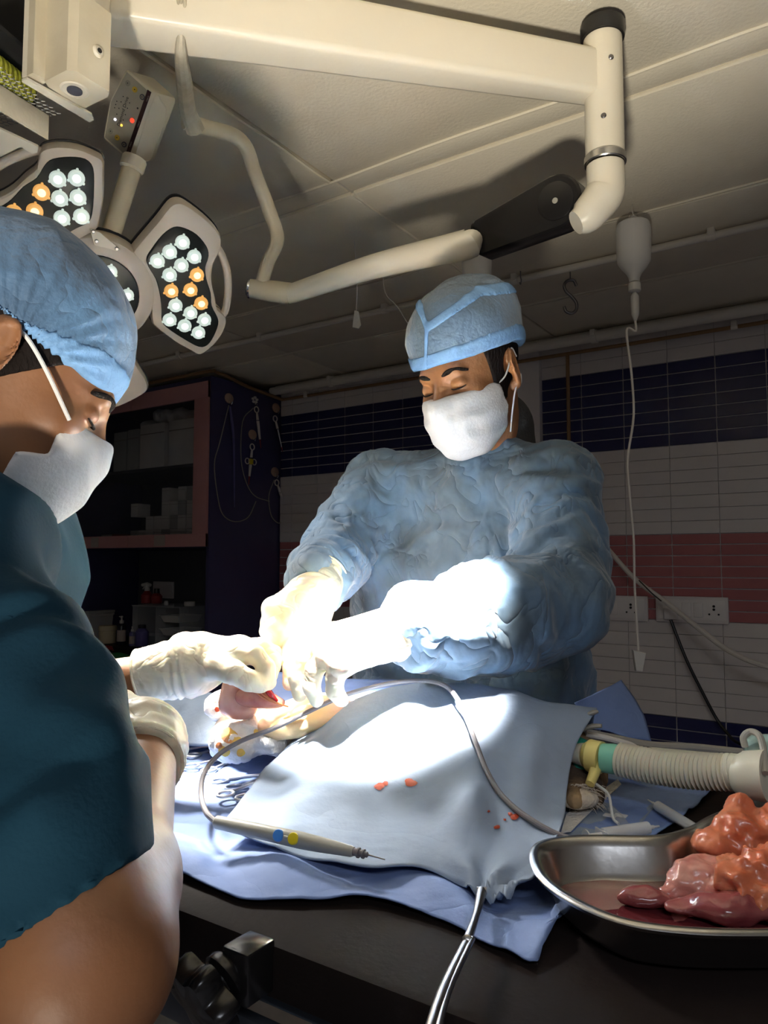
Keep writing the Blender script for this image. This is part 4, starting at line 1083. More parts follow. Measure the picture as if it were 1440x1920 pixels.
# side rail with vents under it
nv = -ey if np.dot(ey, O3-gcorner) < 0 else ey
rail0 = KZ(-40, 150, zP-0.002); rail1 = KZ(76, 222, zP-0.002); er = rail1-rail0; Lr = np.linalg.norm(er); er /= Lr; nr_ = np.cross(ZD, er)
if np.dot(nr_, O3-rail0) < 0: nr_ = -nr_
MB().box((rail0+rail1)/2+nr_*0.0, (Lr/2, 0.012, 0.002), ax=[er,nr_,ZD], bev=0.0008).obj('vent_rail', 'silver_strip', pu)
for k in range(7):
    c_ = rail1-er*(0.008+k*0.0075)-ZD*0.0028
    MB().box(c_, (0.0018, 0.008, 0.0006), ax=[er*0.8+nr_*0.6, nr_*0.8-er*0.6, ZD]).obj('vent_slot', 'black_void', pu)
MB().box((rail0+rail1)/2+nr_*0.018-ZD*0.020, (Lr/2, 0.0015, 0.019), ax=[er,nr_,ZD], bev=0.0008).obj('channel_side', 'lamp_cream_old', pu)
fl2 = KZ(-40, 240, zP-0.04); fl3 = KZ(70, 282, zP-0.04)
MB().prism([KZ(x, y, zP-0.04) for x, y in ((-60,210),(72,272),(70,283),(60,285),(38,272),(-10,296),(-60,300))], ZD, [(0,-0.003),(0,0),(0.01,0.0005)]).obj('channel_foot', 'lamp_cream', pu)
MB().box((rail0+rail1)/2+nr_*(-0.012)+ZD*0.12, (Lr/2, 0.0015, 0.10), ax=[er,nr_,ZD]).obj('back_plate', 'black_void', pu)

# ------------------------------------------------------------------ operating table
TZ = 0.95
A0 = np.array([-0.180, 0.665, TZ])
def T(a, b, z=TZ): return np.array([A0[0], A0[1], 0]) + UD*a + VD*b + ZD*z     # a along the edge (+ right), b away
TW = 0.70
tbl = thing('operating_table', 'black topped operating table with side rail and steel frame', 'table', T(0.1, 0.35, 0))
MB().box(T(0.25, TW/2, TZ-0.022), (1.05, TW/2, 0.022), bev=0.008).obj('table_top', 'table_black', tbl)
MB().box(T(0.25, TW/2, TZ-0.058), (1.0, TW/2-0.03, 0.013), bev=0.004).obj('frame', 'table_steel', tbl)
MB().box(T(0.25, 0.012, TZ-0.085), (0.98, 0.006, 0.016), bev=0.003).obj('side_rail', 'table_rail', tbl)
MB().box(T(0.25, TW-0.012, TZ-0.085), (0.98, 0.006, 0.016), bev=0.003).obj('side_rail', 'table_rail', tbl)
MB().box(T(0.18, TW/2, 0.50), (0.12, 0.12, 0.38), bev=0.01).obj('pedestal', 'table_steel', tbl)
MB().box(T(0.18, TW/2, 0.055), (0.42, 0.24, 0.055), bev=0.02).obj('base', 'table_rail', tbl)
MB().box(T(0.05, 0.10, 0.865), (0.50, 0.012, 0.022), bev=0.004).obj('cross_member', 'table_steel', tbl)
# clamp with star knob on the rail
kp = K(447, 1800, 0.600)
cl = thing('rail_clamp', 'black star knob clamp on the table side rail by the left surgeon', 'clamp', kp-ZD*0.05)
MB().box(kp+np.array([0.008,0.0,-0.006]), (0.014, 0.016, 0.020), bev=0.003).obj('clamp_block', 'knob_black', cl)
kd = np.array([-0.62, -0.66, -0.42]); kd /= np.linalg.norm(kd)
MB().lathe(kp-np.array([0.006,0,0.008]), kd, [(0.018,0),(0.020,0.003),(0.020,0.008),(0.013,0.011),(0.010,0.020)], 26).obj('clamp_collar', 'knob_black', cl)
ka = np.cross(kd, ZD); ka /= np.linalg.norm(ka); kb = np.cross(ka, kd)
star = [kp+kd*0.016-np.array([0.006,0,0.008])+(ka*math.cos(t_)+kb*math.sin(t_))*(0.029+0.005*math.cos(6*t_)) for t_ in np.linspace(0, 2*math.pi, 72, endpoint=False)]
MB().prism(star, kd, [(0.25,-0.002),(0.05,0.0),(0,0.003),(0,0.016),(0.08,0.020),(0.5,0.022)]).obj('star_knob', 'knob_black', cl)

# ------------------------------------------------------------------ drapes
def cloth(name, G, m, label, su=6, sv=6, amp=0.004, s=14, seed=0, thick=0.0015, zmin=None, cat__='drape', extra=None, parent=None, fine=0.0):
    H = cat2(G, su, sv)
    sh_ = H.shape[:2]; V = H.reshape(-1, 3)
    d = ridge(V*np.array([1,1,0.5]), s, seed)*amp*0.5 + (fbm(V, s*0.8, seed+5)-0.5)*amp*1.2
    if fine: d = d + ridge(V, s*3.2, seed+9)*fine
    dx = np.gradient(H, axis=0); dy = np.gradient(H, axis=1); N = np.cross(dx, dy).reshape(-1, 3); N /= np.linalg.norm(N, axis=1)[:,None]+1e-9
    N[N[:,2] < 0] *= -1
    V = V + N*d[:,None]
    if extra is not None: V = extra(V, N)
    if zmin is not None: V[:,2] = np.maximum(V[:,2], zmin + 0.0008*vn(V, 30))
    o = MB().grid(V.reshape(*sh_, 3)).obj(name, m, parent, sharp=0, solid=thick, solid_off=1 if True else -1)
    if label: tag(o, label, cat__)
    return o
def dz(px, py, z): return KZ(px, py, z)
# blue base drape: lies flat on the table, hem towards the camera
hem = [(180,1560),(330,1635),(400,1668),(455,1688),(520,1690),(600,1690),(680,1688),(760,1705),(850,1735),(900,1765),(955,1790),(1002,1803),(1018,1735)]
rows_ = []
N_ = len(hem)
zb = TZ+0.004
far = [T(a, TW-0.03, zb) for a in np.linspace(-0.72, 0.34, N_)]
hp = [dz(x, y, zb) for x, y in hem]
def mixr(t, lift=0.0, jit=0):
    return [hp[i]*(1-t)+far[i]*t + ZD*(lift*(0.5+0.5*math.sin(i*1.7+jit))) for i in range(N_)]
rows_.append(mixr(0, 0.0)); rows_.append(mixr(0.035, 0.010, 0.5)); rows_.append(mixr(0.07, 0.012, 1.4)); rows_.append(mixr(0.12, 0.006, 2.2))
for t_ in (0.2, 0.35, 0.5, 0.7, 0.85, 1.0): rows_.append(mixr(t_, 0.0015, t_*9))
base_drape = cloth('base_drape', rows_, 'drape_blue', 'blue disposable drape spread on the black table under everything', 9, 9, 0.006, 17, 3, zmin=TZ+0.003, fine=0.0008)

# pale fenestrated drape raised over the animal
R = [
 [(418,1547,.785),(470,1572,.765),(530,1598,.738),(620,1616,.715),(700,1632,.695),(790,1626,.695),(860,1655,.670),(925,1690,.640),(985,1660,.655),(1020,1615,.690),(1052,1562,.74)],
 [(428,1530,.80),(480,1545,.79),(540,1560,.77),(625,1576,.755),(710,1584,.745),(800,1575,.735),(868,1560,.725),(930,1600,.705),(985,1592,.72),(1025,1565,.745),(1056,1545,.77)],
 [(445,1512,.825),(495,1520,.82),(560,1520,.815),(640,1528,.80),(720,1530,.80),(810,1520,.79),(880,1490,.765),(935,1530,.765),(990,1530,.78),(1030,1530,.79),(1059,1525,.80)],
 [(470,1482,.87),(520,1480,.87),(590,1470,.86),(660,1470,.85),(735,1466,.845),(820,1455,.835),(885,1450,.83),(940,1468,.825),(995,1475,.83),(1035,1478,.835),(1062,1480,.84)],
 [(500,1445,.925),(550,1430,.92),(615,1415,.91),(680,1405,.895),(750,1395,.885),(830,1390,.88),(890,1390,.88),(950,1400,.88),(1000,1410,.88),(1040,1415,.88),(1070,1425,.885)],
 [(535,1410,.98),(585,1385,.965),(640,1362,.95),(700,1345,.94),(765,1335,.93),(840,1330,.93),(900,1332,.93),(955,1345,.925),(1005,1358,.92),(1050,1365,.92),(1085,1385,.915)],
 [(570,1378,1.03),(620,1345,1.01),(670,1318,1.00),(720,1298,.99),(785,1286,.985),(850,1284,.985),(905,1289,.98),(960,1302,.975),(1015,1318,.97),(1070,1328,.965),(1117,1336,.965)],
 [(610,1358,1.08),(650,1330,1.07),(690,1312,1.06),(735,1302,1.06),(795,1295,1.05),(855,1295,1.05),(910,1298,1.05),(965,1310,1.04),(1020,1322,1.03),(1075,1334,1.02),(1115,1342,1.02)],
 [(640,1362,1.17),(680,1345,1.17),(715,1335,1.17),(755,1332,1.17),(805,1328,1.16),(860,1330,1.15),(915,1332,1.14),(970,1340,1.12),(1022,1348,1.10),(1075,1356,1.08),(1112,1362,1.07)],
 [(640,1378,1.22),(680,1372,1.23),(715,1368,1.24),(755,1366,1.25),(805,1364,1.25),(860,1366,1.24),(915,1368,1.22),(970,1374,1.19),(1022,1380,1.16),(1075,1386,1.13),(1112,1392,1.11)],
]
G = [[K(*q) for q in r] for r in R]
def fold_extra(V, N):
    # pressed fold lines of the packed sheet
    a, b = K(545,1600,.74), K(700,1395,.89)
    for p0, p1, amp_, w in ((K(640,1610,.72), K(705,1400,.885), 0.004, 0.010), (K(690,1400,.885), K(960,1420,.86), 0.0025, 0.008), (K(975,1540,.77), K(1005,1360,.92), 0.007, 0.016)):
        ab = p1-p0; t_ = np.clip(((V-p0)@ab)/(ab@ab), 0, 1); d = np.linalg.norm(V-p0-t_[:,None]*ab, axis=1)
        V = V + N*(amp_*np.exp(-(d/w)**2)*np.sin(np.pi*np.clip(t_, .02, .98))**0.5)[:,None]
    # radiating puckers round the towel clamp
    c = K(905,1672,.655); r = np.linalg.norm(V-c, axis=1); ang = np.arctan2(V[:,2]-c[2]+(V[:,1]-c[1]), V[:,0]-c[0])
    V = V + N*(0.007*np.exp(-(r/0.055)**2)*np.sin(ang*7+1))[:,None]
    return V
pale = cloth('fenestrated_drape', G, 'drape_pale', 'pale blue surgical drape raised in a mound over the animal', 9, 10, 0.006, 11, 8, zmin=TZ+0.0075, extra=fold_extra, fine=0.0006)
# blood spots lying on the drape are thin patches of stain
def on_surface(objw, px, py):
    dg = bpy.context.evaluated_depsgraph_get(); dg.update()
    o_ = Vector(to_world(O3)); d_ = Vector(to_world(ray(px, py))).normalized()
    inv = objw.matrix_world.inverted() if objw.matrix_world != Matrix.Identity(4) else Matrix.Translation(-objw.location)
    ev = objw.evaluated_get(dg)
    ok, loc, nor, _ = ev.ray_cast(inv @ o_, (inv.to_3x3() @ d_))
    if not ok: return None, None
    w = objw.location + loc
    P_ = np.array([w.x*CA+w.y*SA, -w.x*SA+w.y*CA, w.z]); n_ = np.array([nor.x*CA+nor.y*SA, -nor.x*SA+nor.y*CA, nor.z])
    if np.dot(n_, ray(px, py)) > 0: n_ = -n_
    return P_, n_
def stain(objw, px, py, rpx, m, seed, parent, sq=0.7):
    P_, n_ = on_surface(objw, px, py)
    if P_ is None: return
    V = [P_+n_*0.0016]; nn = 14
    for k in range(nn):
        a = 2*math.pi*k/nn; r = rpx*(0.65+0.7*vn(np.array([[math.cos(a)+seed, math.sin(a), seed*.3]]), 1.3)[0])
        q, _ = on_surface(objw, px+r*math.cos(a), py+r*math.sin(a)*sq)
        V.append((q if q is not None else P_)+n_*0.0010)
    MB().add(V, [(0, 1+k, 1+(k+1) % nn) for k in range(nn)]).obj('blood_spot', m, parent, smooth=False)
for k, (x, y, r) in enumerate(((712,1476,9),(722,1470,6),(770,1469,11),(932,1552,6),(965,1533,8),(957,1528,5),(915,1522,3),(705,1477,3),(946,1538,3))):
    stain(pale, x, y, r, 'blood', k*3.1, pale)

# standing blue corner of drape behind the animal's head and lower sheet on the table
G = [[K(1075,1318,1.10),K(1110,1303,1.14),K(1140,1290,1.18),K(1162,1276,1.22)],
     [K(1080,1330,1.10),K(1120,1322,1.13),K(1160,1312,1.17),K(1190,1315,1.21)],
     [K(1085,1345,1.09),K(1130,1345,1.12),K(1175,1348,1.15),K(1208,1355,1.18)],
     [K(1088,1362,1.08),K(1135,1370,1.10),K(1185,1385,1.12),K(1218,1392,1.14)]]
o = cloth('drape_corner', G, 'drape_blue', 'blue drape corner standing up behind the breathing hose', 6, 6, 0.006, 16, 2)
G = [[K(1040,1585,.742),K(1100,1590,.735),K(1160,1570,.765),K(1205,1545,.80)],
     [K(1045,1540,.80),K(1110,1545,.795),K(1180,1530,.82),K(1240,1500,.865)],
     [K(1052,1480,.92),K(1120,1480,.92),K(1195,1475,.93),K(1258,1465,.95)],
     [K(1060,1440,1.0),K(1125,1440,1.0),K(1200,1440,1.0),K(1262,1440,1.0)]]
for r_ in G:
    for i in range(4):
        z_ = TZ+0.006; d_ = r_[i]-O3; r_[i] = O3+d_*((z_-CAMZ)/d_[2])
o = cloth('head_sheet', G, 'drape_pale', 'pale blue rounded sheet flat on table under the breathing hose', 6, 6, 0.003, 15, 6, zmin=TZ+0.0045)

# ------------------------------------------------------------------ the animal lying under the drapes
pt = thing('dog', 'tan and white dog lying draped on table with tubes at its muzzle', 'animal', K(850, 1340, 1.05)*[1,1,0]+ZD*TZ)
def Kz(px, Y, z): return np.array([(px-720)/F*Y*1.0, Y, z])
def dog(P):
    d = ell(P, Kz(860,1.06,1.012), (0.16,0.095,0.052))
    d = sm(d, ell(P, Kz(660,1.10,1.00), (0.13,0.08,0.045)), 0.04)
    d = sm(d, rc(P, Kz(980,1.03,1.01), Kz(1070,0.985,1.0), 0.042, 0.034), 0.03)
    d = sm(d, ell(P, K(1075,1450,.965), (0.042,0.048,0.034)), 0.02)          # skull
    d = sm(d, rc(P, K(1080,1460,.95), K(1106,1490,.905), 0.026, 0.018), 0.015)  # muzzle
    d = sm(d, rc(P, K(1068,1478,.92), K(1078,1502,.87), 0.020, 0.010), 0.012)
    return d
lo_ = Kz(380,.85,.954); lo_[0] = -0.30
o = sculpt('body', dog, (-0.34,0.82,0.955), (0.34,1.32,1.075), 0.005, 'fur_tan', pt, disp=lambda V: (fbm(V, 90, 2)-0.5)*0.003)
def ear(P): return np.maximum(ell(P, K(1084,1497,.885), (0.024,0.020,0.011)), -1e3)
sculpt('ear', ear, K(1084,1497,.885)-[.03,.03,.02], K(1084,1497,.885)+[.03,.03,.02], 0.002, 'fur_white', pt, disp=lambda V: (fbm(V, 120, 4)-0.5)*0.003)
# fur tufts: real tapering strands on cheek and ear
b = MB()
for k in range(700):
    x = rng.uniform(1063, 1118); y = rng.uniform(1470, 1512)
    p = K(x, y, .895+rng.uniform(-.01,.02)); d = np.array([rng.uniform(-.3,1), rng.uniform(-.6,.1), rng.uniform(-.5,.3)])*0.014
    b.tube([p, p+d*0.6, p+d+np.array([0,0,-0.002])], [0.0006,0.0005,0.0001], 4, cap=False)
o = b.obj('fur_tuft', 'fur_white', pt, fix=False); o['kind'] = 'stuff'
# white paper triangle under the jaw
tri = [KZ(x, y, TZ+0.0095) for x, y in ((1052,1562),(1062,1528),(1150,1468),(1158,1462),(1165,1472),(1110,1520),(1070,1560))]
o = MB().prism(tri, ZD, [(0,0),(0,0.0012)]).obj('gauze_sheet', 'gauze'); tag(o, 'white paper towel corner under the dog muzzle', 'towel')
# green tie
o = MB().tube([K(1078,1388,.955),K(1092,1400,.94),K(1096,1425,.93),K(1090,1450,.925),K(1076,1462,.93)], [.010,.013,.014,.013,.009], 10, 4, flat=0.6).obj('tube_tie', 'tie_green'); tag(o, 'green cloth tie holding the tube round the dog muzzle', 'tie')
# breathing circuit
bc = thing('breathing_circuit', 'corrugated breathing hose with yellow and green connectors at dog muzzle', 'hose', K(1250,1440,.9)*[1,1,0]+ZD*0.98)
MB().tube([K(1074,1412,.925),K(1095,1415,.915)], [.011,.014], 18).obj('tube_elbow', 'corrugated', bc)
ye = K(1117,1419,.905)
b = MB(); b.tube([K(1094,1414,.914),K(1105,1416,.91),K(1128,1421,.90)], [.013,.019,.019], 20)
for x, y in ((1108,1399),(1128,1401)): b.tube([K(x,y+10,.905),K(x,y,.90)], [.006,.006], 10)
b.tube([K(1118,1430,.90),K(1114,1450,.89),K(1106,1470,.88)], [.009,.0065,.0055], 12, 3)
b.obj('yellow_adapter', 'yellow_plastic', bc)
MB().tube([K(1129,1421,.90),K(1150,1423,.893),K(1166,1425,.888)], [.0165,.0175,.0165], 24).obj('green_connector', 'connector_green', bc)
h0, h1 = K(1163,1424,.889), K(1376,1448,.80)
n_ = 26; pts = []; rs = []
for k in range(n_*4+1):
    t_ = k/(n_*4); sag = -0.004*math.sin(math.pi*t_)
    pts.append(h0*(1-t_)+h1*t_+ZD*sag); rs.append(0.0185+0.0014*math.cos(2*math.pi*t_*n_))
MB().tube(pts, rs, 20).obj('corrugated_hose', 'corrugated', bc)
MB().tube([h1-(h1-h0)*0.06, h1+(h1-h0)*0.04, K(1398,1452,.79), K(1440,1455,.775)], [.019,.0195,.024,.026], 24, 2).obj('hose_cuff', 'corrugated', bc)
cd = K(1425,1450,.80); ca = (O3-cd); ca = np.array([0.55,-0.75,0.25]); ca /= np.linalg.norm(ca)
mc = thing('circuit_filter', 'round translucent green filter housing at the right frame edge', 'filter', K(1440,1450,.80)-ZD*0.04)
MB().lathe(K(1440,1450,.81), np.array([0.9,-0.4,0.05]), [(0.014,-0.024),(0.034,-0.020),(0.040,-0.012),(0.041,0.008),(0.034,0.014),(0.016,0.018)], 36).obj('filter_shell', 'mask_cup', mc)
MB().tube([K(1397,1400,.80),K(1394,1382,.80),K(1407,1372,.80),K(1424,1380,.79),K(1432,1410,.78),K(1436,1450,.76)], 0.0035, 10, 5).obj('sample_line', 'tube_grey', mc)
# grey and cream tubes along the far table edge
def line(name, pts, r, m, label, c_='tube'):
    o = MB().tube(pts, r, 10, 6).obj(name, m); tag(o, label, c_); return o
line('grey_tube', [K(1085,1372,.98),K(1150,1385,1.0),K(1220,1398,1.02),K(1300,1402,1.04),K(1400,1412,1.05),K(1500,1420,1.06),K(1600,1430,1.07),K(1680,1470,1.10),K(1690,1700,1.16)*[1,1,0]+ZD*0.7,K(1690,1700,1.2)*[1,1,0]+ZD*0.02], 0.006, 'tube_grey', 'grey tube lying behind the corrugated hose')
line('cream_tube', [K(1100,1392,.97),K(1180,1404,1.0),K(1260,1412,1.01),K(1350,1420,1.02),K(1420,1424,1.03),K(1500,1430,1.04),K(1580,1445,1.05),K(1650,1485,1.10),K(1660,1700,1.14)*[1,1,0]+ZD*0.7,K(1660,1700,1.18)*[1,1,0]+ZD*0.02], 0.0055, 'tube_cream', 'cream tube running along the top of the corrugated hose')
line('ecg_lead', [K(1098,1376,.97),K(1140,1385,.97),K(1180,1396,.98),K(1195,1405,.985),K(1204,1416,.97)], 0.004, 'tube_pale', 'short pale lead bending down behind the green connector', 'cable')
line('dark_strap', [K(1098,1382,.975),K(1140,1395,.98),K(1185,1408,.985),K(1218,1412,.99)], 0.008, 'cable_grey', 'dark grey strap lying between the pale leads', 'strap')
for a, lb in (([K(1095,1343,.955),K(1112,1336,.95),K(1120,1334,.95)], 'pale retractor tip poking out at the drape corner'), ([K(1088,1368,.95),K(1110,1362,.945),K(1128,1361,.94)], 'second pale retractor tip below the drape corner')):
    o = MB().tube(a, [0.004,0.0065,0.0045], 10, 4, flat=0.5).obj('retractor', 'tube_grey'); tag(o, lb, 'instrument')
line('catheter_line', [K(1118,1470,.885),K(1140,1488,.87),K(1146,1515,.85),K(1150,1535,.84),K(1160,1545,.83)], 0.0016, 'frosted', 'thin clear line from the dog to the catheter hub')
b = thing('catheter_hub', 'clear catheter hub lying on the pale sheet by the tray', 'catheter', K(1160,1535,.80)*[1,1,0]+ZD*(TZ+0.01))
c0, c1 = KZ(1146,1518,TZ+0.016), KZ(1172,1548,TZ+0.016)
MB().tube([c0,(c0+c1)/2,c1], [0.004,0.006,0.005], 12, 3).obj('hub_body', 'clear_plastic', b)
for s_ in (-1,1): MB().box(c0*0.6+c1*0.4+np.array([0.006*s_,0.004,-0.001]), (0.007,0.005,0.0006), bev=0.0004).obj('wing', 'frosted', b)
# syringes
def syringe(p0, p1, r, label, plunger=0.3, m='frosted'):
    d = p1-p0; L_ = np.linalg.norm(d); d /= L_
    t = thing('syringe', label, 'syringe', p0-ZD*0.006)
    MB().lathe(p0+d*L_*0.22, d, [(r*0.3,0),(r,0.001),(r,L_*0.62),(r*0.35,L_*0.64),(r*0.3,L_*0.70),(r*0.18,L_*0.71),(r*0.15,L_*0.78)], 20).obj('barrel', m, t)
    MB().lathe(p0, d, [(r*1.1,0),(r*1.1,0.0015),(r*0.4,0.0018),(r*0.4,L_*0.5)], 14).obj('plunger', 'white_plastic', t)
    MB().box(p0+d*L_*0.215, (r*1.7, 0.001, r*0.7), ax=[np.cross(d,ZD), d, ZD], bev=0.0005).obj('finger_flange', m, t)
    return t
syringe(KZ(1098,1569,TZ+0.017), KZ(1236,1549,TZ+0.017), 0.0065, 'white syringe lying behind the rim of the kidney tray')
syringe(KZ(1345,1580,TZ+0.012), KZ(1215,1500,TZ+0.016), 0.0058, 'white capped syringe pointing up-left behind the tray', m='white_plastic')

# ------------------------------------------------------------------ kidney tray with tissue
ty = thing('kidney_tray', 'steel kidney tray holding orange and dark red tissue', 'tray', np.array([0.30, 0.66, TZ]))
op = [(0.131,0.655),(0.138,0.688),(0.158,0.706),(0.19,0.713),(0.225,0.712),(0.262,0.713),(0.30,0.735),(0.335,0.769),(0.385,0.799),(0.44,0.802),(0.485,0.775),(0.505,0.72),(0.492,0.655),(0.45,0.60),(0.39,0.56),(0.32,0.540),(0.25,0.536),(0.205,0.540),(0.17,0.553),(0.145,0.585),(0.132,0.62)]
ol = cat([(x, y, 0) for x, y in op], 5, closed=True)
def ring(d, z):        # offset inwards by d along the local normal
    Tn = np.roll(ol, -1, 0)-np.roll(ol, 1, 0); Tn /= np.linalg.norm(Tn, axis=1)[:,None]
    Nn = np.stack([Tn[:,1]*-1, Tn[:,0], 0*Tn[:,0]], 1)
    s_ = 1 if np.dot((ol.mean(0)-ol[0]), Nn[0]) > 0 else -1
    P_ = ol + Nn*d*s_; P_[:,2] = z
    for _ in range(3): P_ = (np.roll(P_,1,0)+P_*2+np.roll(P_,-1,0))/4
    return P_
zr = 0.993
prof = [(0.030,TZ+0.003),(0.022,TZ+0.006),(0.014,TZ+0.014),(0.006,zr-0.008),(0.002,zr-0.003),(0.0,zr-0.003),(-0.0045,zr-0.0035),(-0.0055,zr-0.001),(-0.004,zr+0.001),(0.0,zr+0.0015),(0.004,zr),(0.008,zr-0.006),(0.016,TZ+0.017),(0.025,TZ+0.0085),(0.034,TZ+0.0065)]
RR = [ring(d, z_) for d, z_ in prof]; nn = len(ol)
MB().add(np.vstack(RR), [(i*nn+k, i*nn+(k+1)%nn, (i+1)*nn+(k+1)%nn, (i+1)*nn+k) for i in range(len(RR)-1) for k in range(nn)]+[tuple(range(nn)), tuple((len(RR)-1)*nn+k for k in range(nn))]).obj('tray_body', 'steel', ty, sharp=0.9)
pool = ring(0.0215, TZ+0.0125)
Gp = [pool*(1-t_)+np.array([0.31,0.655,TZ+0.0125])*t_ for t_ in (0,0.3,0.6,0.9)]
V = np.vstack(Gp); V[:,2] += (vn(V, 60)-0.5)*0.002
MB().add(V, [(i*nn+k, i*nn+(k+1)%nn, (i+1)*nn+(k+1)%nn, (i+1)*nn+k) for i in range(3) for k in range(nn)]+[tuple(3*nn+k for k in range(nn))]).obj('blood_pool', 'blood_pool', ty, sharp=0)
def lobes(name, label, pts, m, seed, amp=0.006, s=45, k=0.010, h=0.0022, cat__='tissue', amp2=0.0):
    cs = np.array([p for p, r in pts]); rs = [max(r) if hasattr(r,'__len__') else r for p, r in pts]
    lo_ = (cs-np.array(rs)[:,None]*1.3).min(0)-0.005; hi_ = (cs+np.array(rs)[:,None]*1.3).max(0)+0.005
    def fn(P):
        d = None
        for p, r in pts:
            e = ell(P, p, r if hasattr(r,'__len__') else (r,r,r)); d = e if d is None else sm(d, e, k)
        return d
    o = sculpt(name, fn, lo_, hi_, h, m, disp=lambda V: (fbm(V, s, seed)-0.5)*amp*2 + ridge(V, s*0.6, seed)*amp*0.6)
    tag(o, label, cat__); return o
lobes('fat_tissue', 'orange folded fat lump on top of the pile in the tray', [(K(1345,1578,.70),(.020,.02,.013)),(K(1388,1560,.70),(.022,.02,.02)),(K(1392,1520,.71),(.012,.012,.014)),(K(1425,1570,.70),(.024,.02,.02)),(K(1470,1560,.70),(.03,.02,.024)),(K(1385,1596,.69),(.016,.014,.012))], 'tissue_fat', 3, 0.008, 60)
lobes('fat_tissue', 'orange ragged fat lump lower right in the kidney tray', [(K(1385,1640,.63),(.016,.02,.012)),(K(1420,1655,.63),(.022,.02,.017)),(K(1400,1678,.615),(.014,.014,.008)),(K(1470,1640,.63),(.028,.024,.022)),(K(1430,1690,.61),(.018,.012,.008))], 'tissue_fat', 9, 0.010, 80)
lobes('organ_tissue', 'dull pink organ piece standing in the middle of the tray', [(K(1300,1650,.655),(.022,.018,.014)),(K(1330,1635,.66),(.016,.014,.014)),(K(1345,1665,.645),(.02,.016,.014)),(K(1262,1672,.65),(.013,.012,.007))], 'tissue_pink', 15, 0.006, 65)
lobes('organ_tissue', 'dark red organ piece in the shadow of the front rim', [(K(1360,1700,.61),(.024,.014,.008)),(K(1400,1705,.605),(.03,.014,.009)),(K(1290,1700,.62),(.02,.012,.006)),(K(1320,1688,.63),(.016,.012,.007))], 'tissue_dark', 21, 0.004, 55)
lobes('organ_tissue', 'small dark clot in the blood near the left end of the tray', [(K(1205,1680,.64),(.012,.01,.004)),(K(1180,1684,.64),(.010,.008,.004)),(K(1235,1688,.635),(.010,.009,.005))], 'tissue_dark', 27, 0.003, 70)

# ------------------------------------------------------------------ cautery pencil and its cable
ce = thing('cautery_pencil', 'grey cautery pencil with blue and yellow buttons on front drape', 'surgical pencil', K(530,1585,.745))
q0, q1 = K(404,1541,.768), K(663,1597,.702)
dq = q1-q0; Lq = np.linalg.norm(dq); dq /= Lq
nq = np.array([0,-0.55,0.83]); nq -= dq*np.dot(nq,dq); nq /= np.linalg.norm(nq); sq_ = np.cross(dq, nq)
Vp = []; prof_ = [(0,.0050,.0048),(0.01,.0062,.0058),(0.15,.0068,.0062),(0.5,.0078,.0064),(0.62,.0084,.0066),(0.75,.0072,.0064),(0.9,.0054,.0054),(0.985,.0046,.0046),(1.0,.0038,.0038)]
nsg = 20
Rr = []
for t_, a, b_ in prof_:
    Rr.append([q0+dq*Lq*t_ + nq*a*math.copysign(abs(math.sin(2*math.pi*k/nsg))**0.8, math.sin(2*math.pi*k/nsg)) + sq_*b_*math.copysign(abs(math.cos(2*math.pi*k/nsg))**0.8, math.cos(2*math.pi*k/nsg)) for k in range(nsg)])
Rr = np.array(Rr)
MB().add(Rr.reshape(-1,3), [(i*nsg+k, i*nsg+(k+1)%nsg, (i+1)*nsg+(k+1)%nsg, (i+1)*nsg+k) for i in range(len(prof_)-1) for k in range(nsg)]+[tuple(range(nsg)), tuple((len(prof_)-1)*nsg+k for k in range(nsg))]).obj('pencil_body', 'pencil_grey', ce)
nbt = (O3-K(540,1575,.745)); nbt -= dq*np.dot(nbt,dq); nbt /= np.linalg.norm(nbt)
for t_, m in ((0.505,'btn_blue'),(0.612,'btn_bright_yellow')):
    MB().lathe(q0+dq*Lq*t_+nbt*0.0062, nbt, [(.0056,0),(.0056,.0022),(.0050,.003),(.002,.0034)], 20).obj('button', m, ce)
MB().tube([q0+dq*Lq*0.545+nbt*.0072, q0+dq*Lq*0.575+nbt*.0072], 0.0016, 8).obj('button_bridge', 'pencil_grey', ce)
MB().lathe(q1, dq, [(.0034,0),(.0034,.004),(.0046,.0042),(.0046,.006),(.0030,.0062),(.0030,.009),(.0042,.0092),(.0042,.011),(.0026,.0112),(.0026,.014),(.0014,.015)], 16).obj('tip_collar', 'cable_grey', ce)
MB().tube([q1+dq*.014, q1+dq*.032-ZD*.001], [.0008,.0005], 8).obj('electrode', 'steel', ce)
cab_pts = [(404,1541,.783),(386,1522,.80),(377,1488,.84),(383,1450,.89),(410,1415,.93),(455,1388,.955),(515,1365,.96),(575,1336,.96),(640,1306,.955),(700,1288,.955),(755,1278,.96),(805,1277,.96),(838,1288,.945),(860,1315,.92),(876,1350,.90),(893,1395,.865),(910,1440,.83),(935,1484,.80),(965,1515,.775),(1000,1540,.755),(1035,1560,.74),(1068,1573,.73),(1090,1585,.72)]
o = MB().tube([K(*q) for q in cab_pts], 0.0030, 10, 6).obj('cautery_cable', 'cable_grey'); tag(o, 'grey cautery cable arching over the raised pale drape', 'cable')

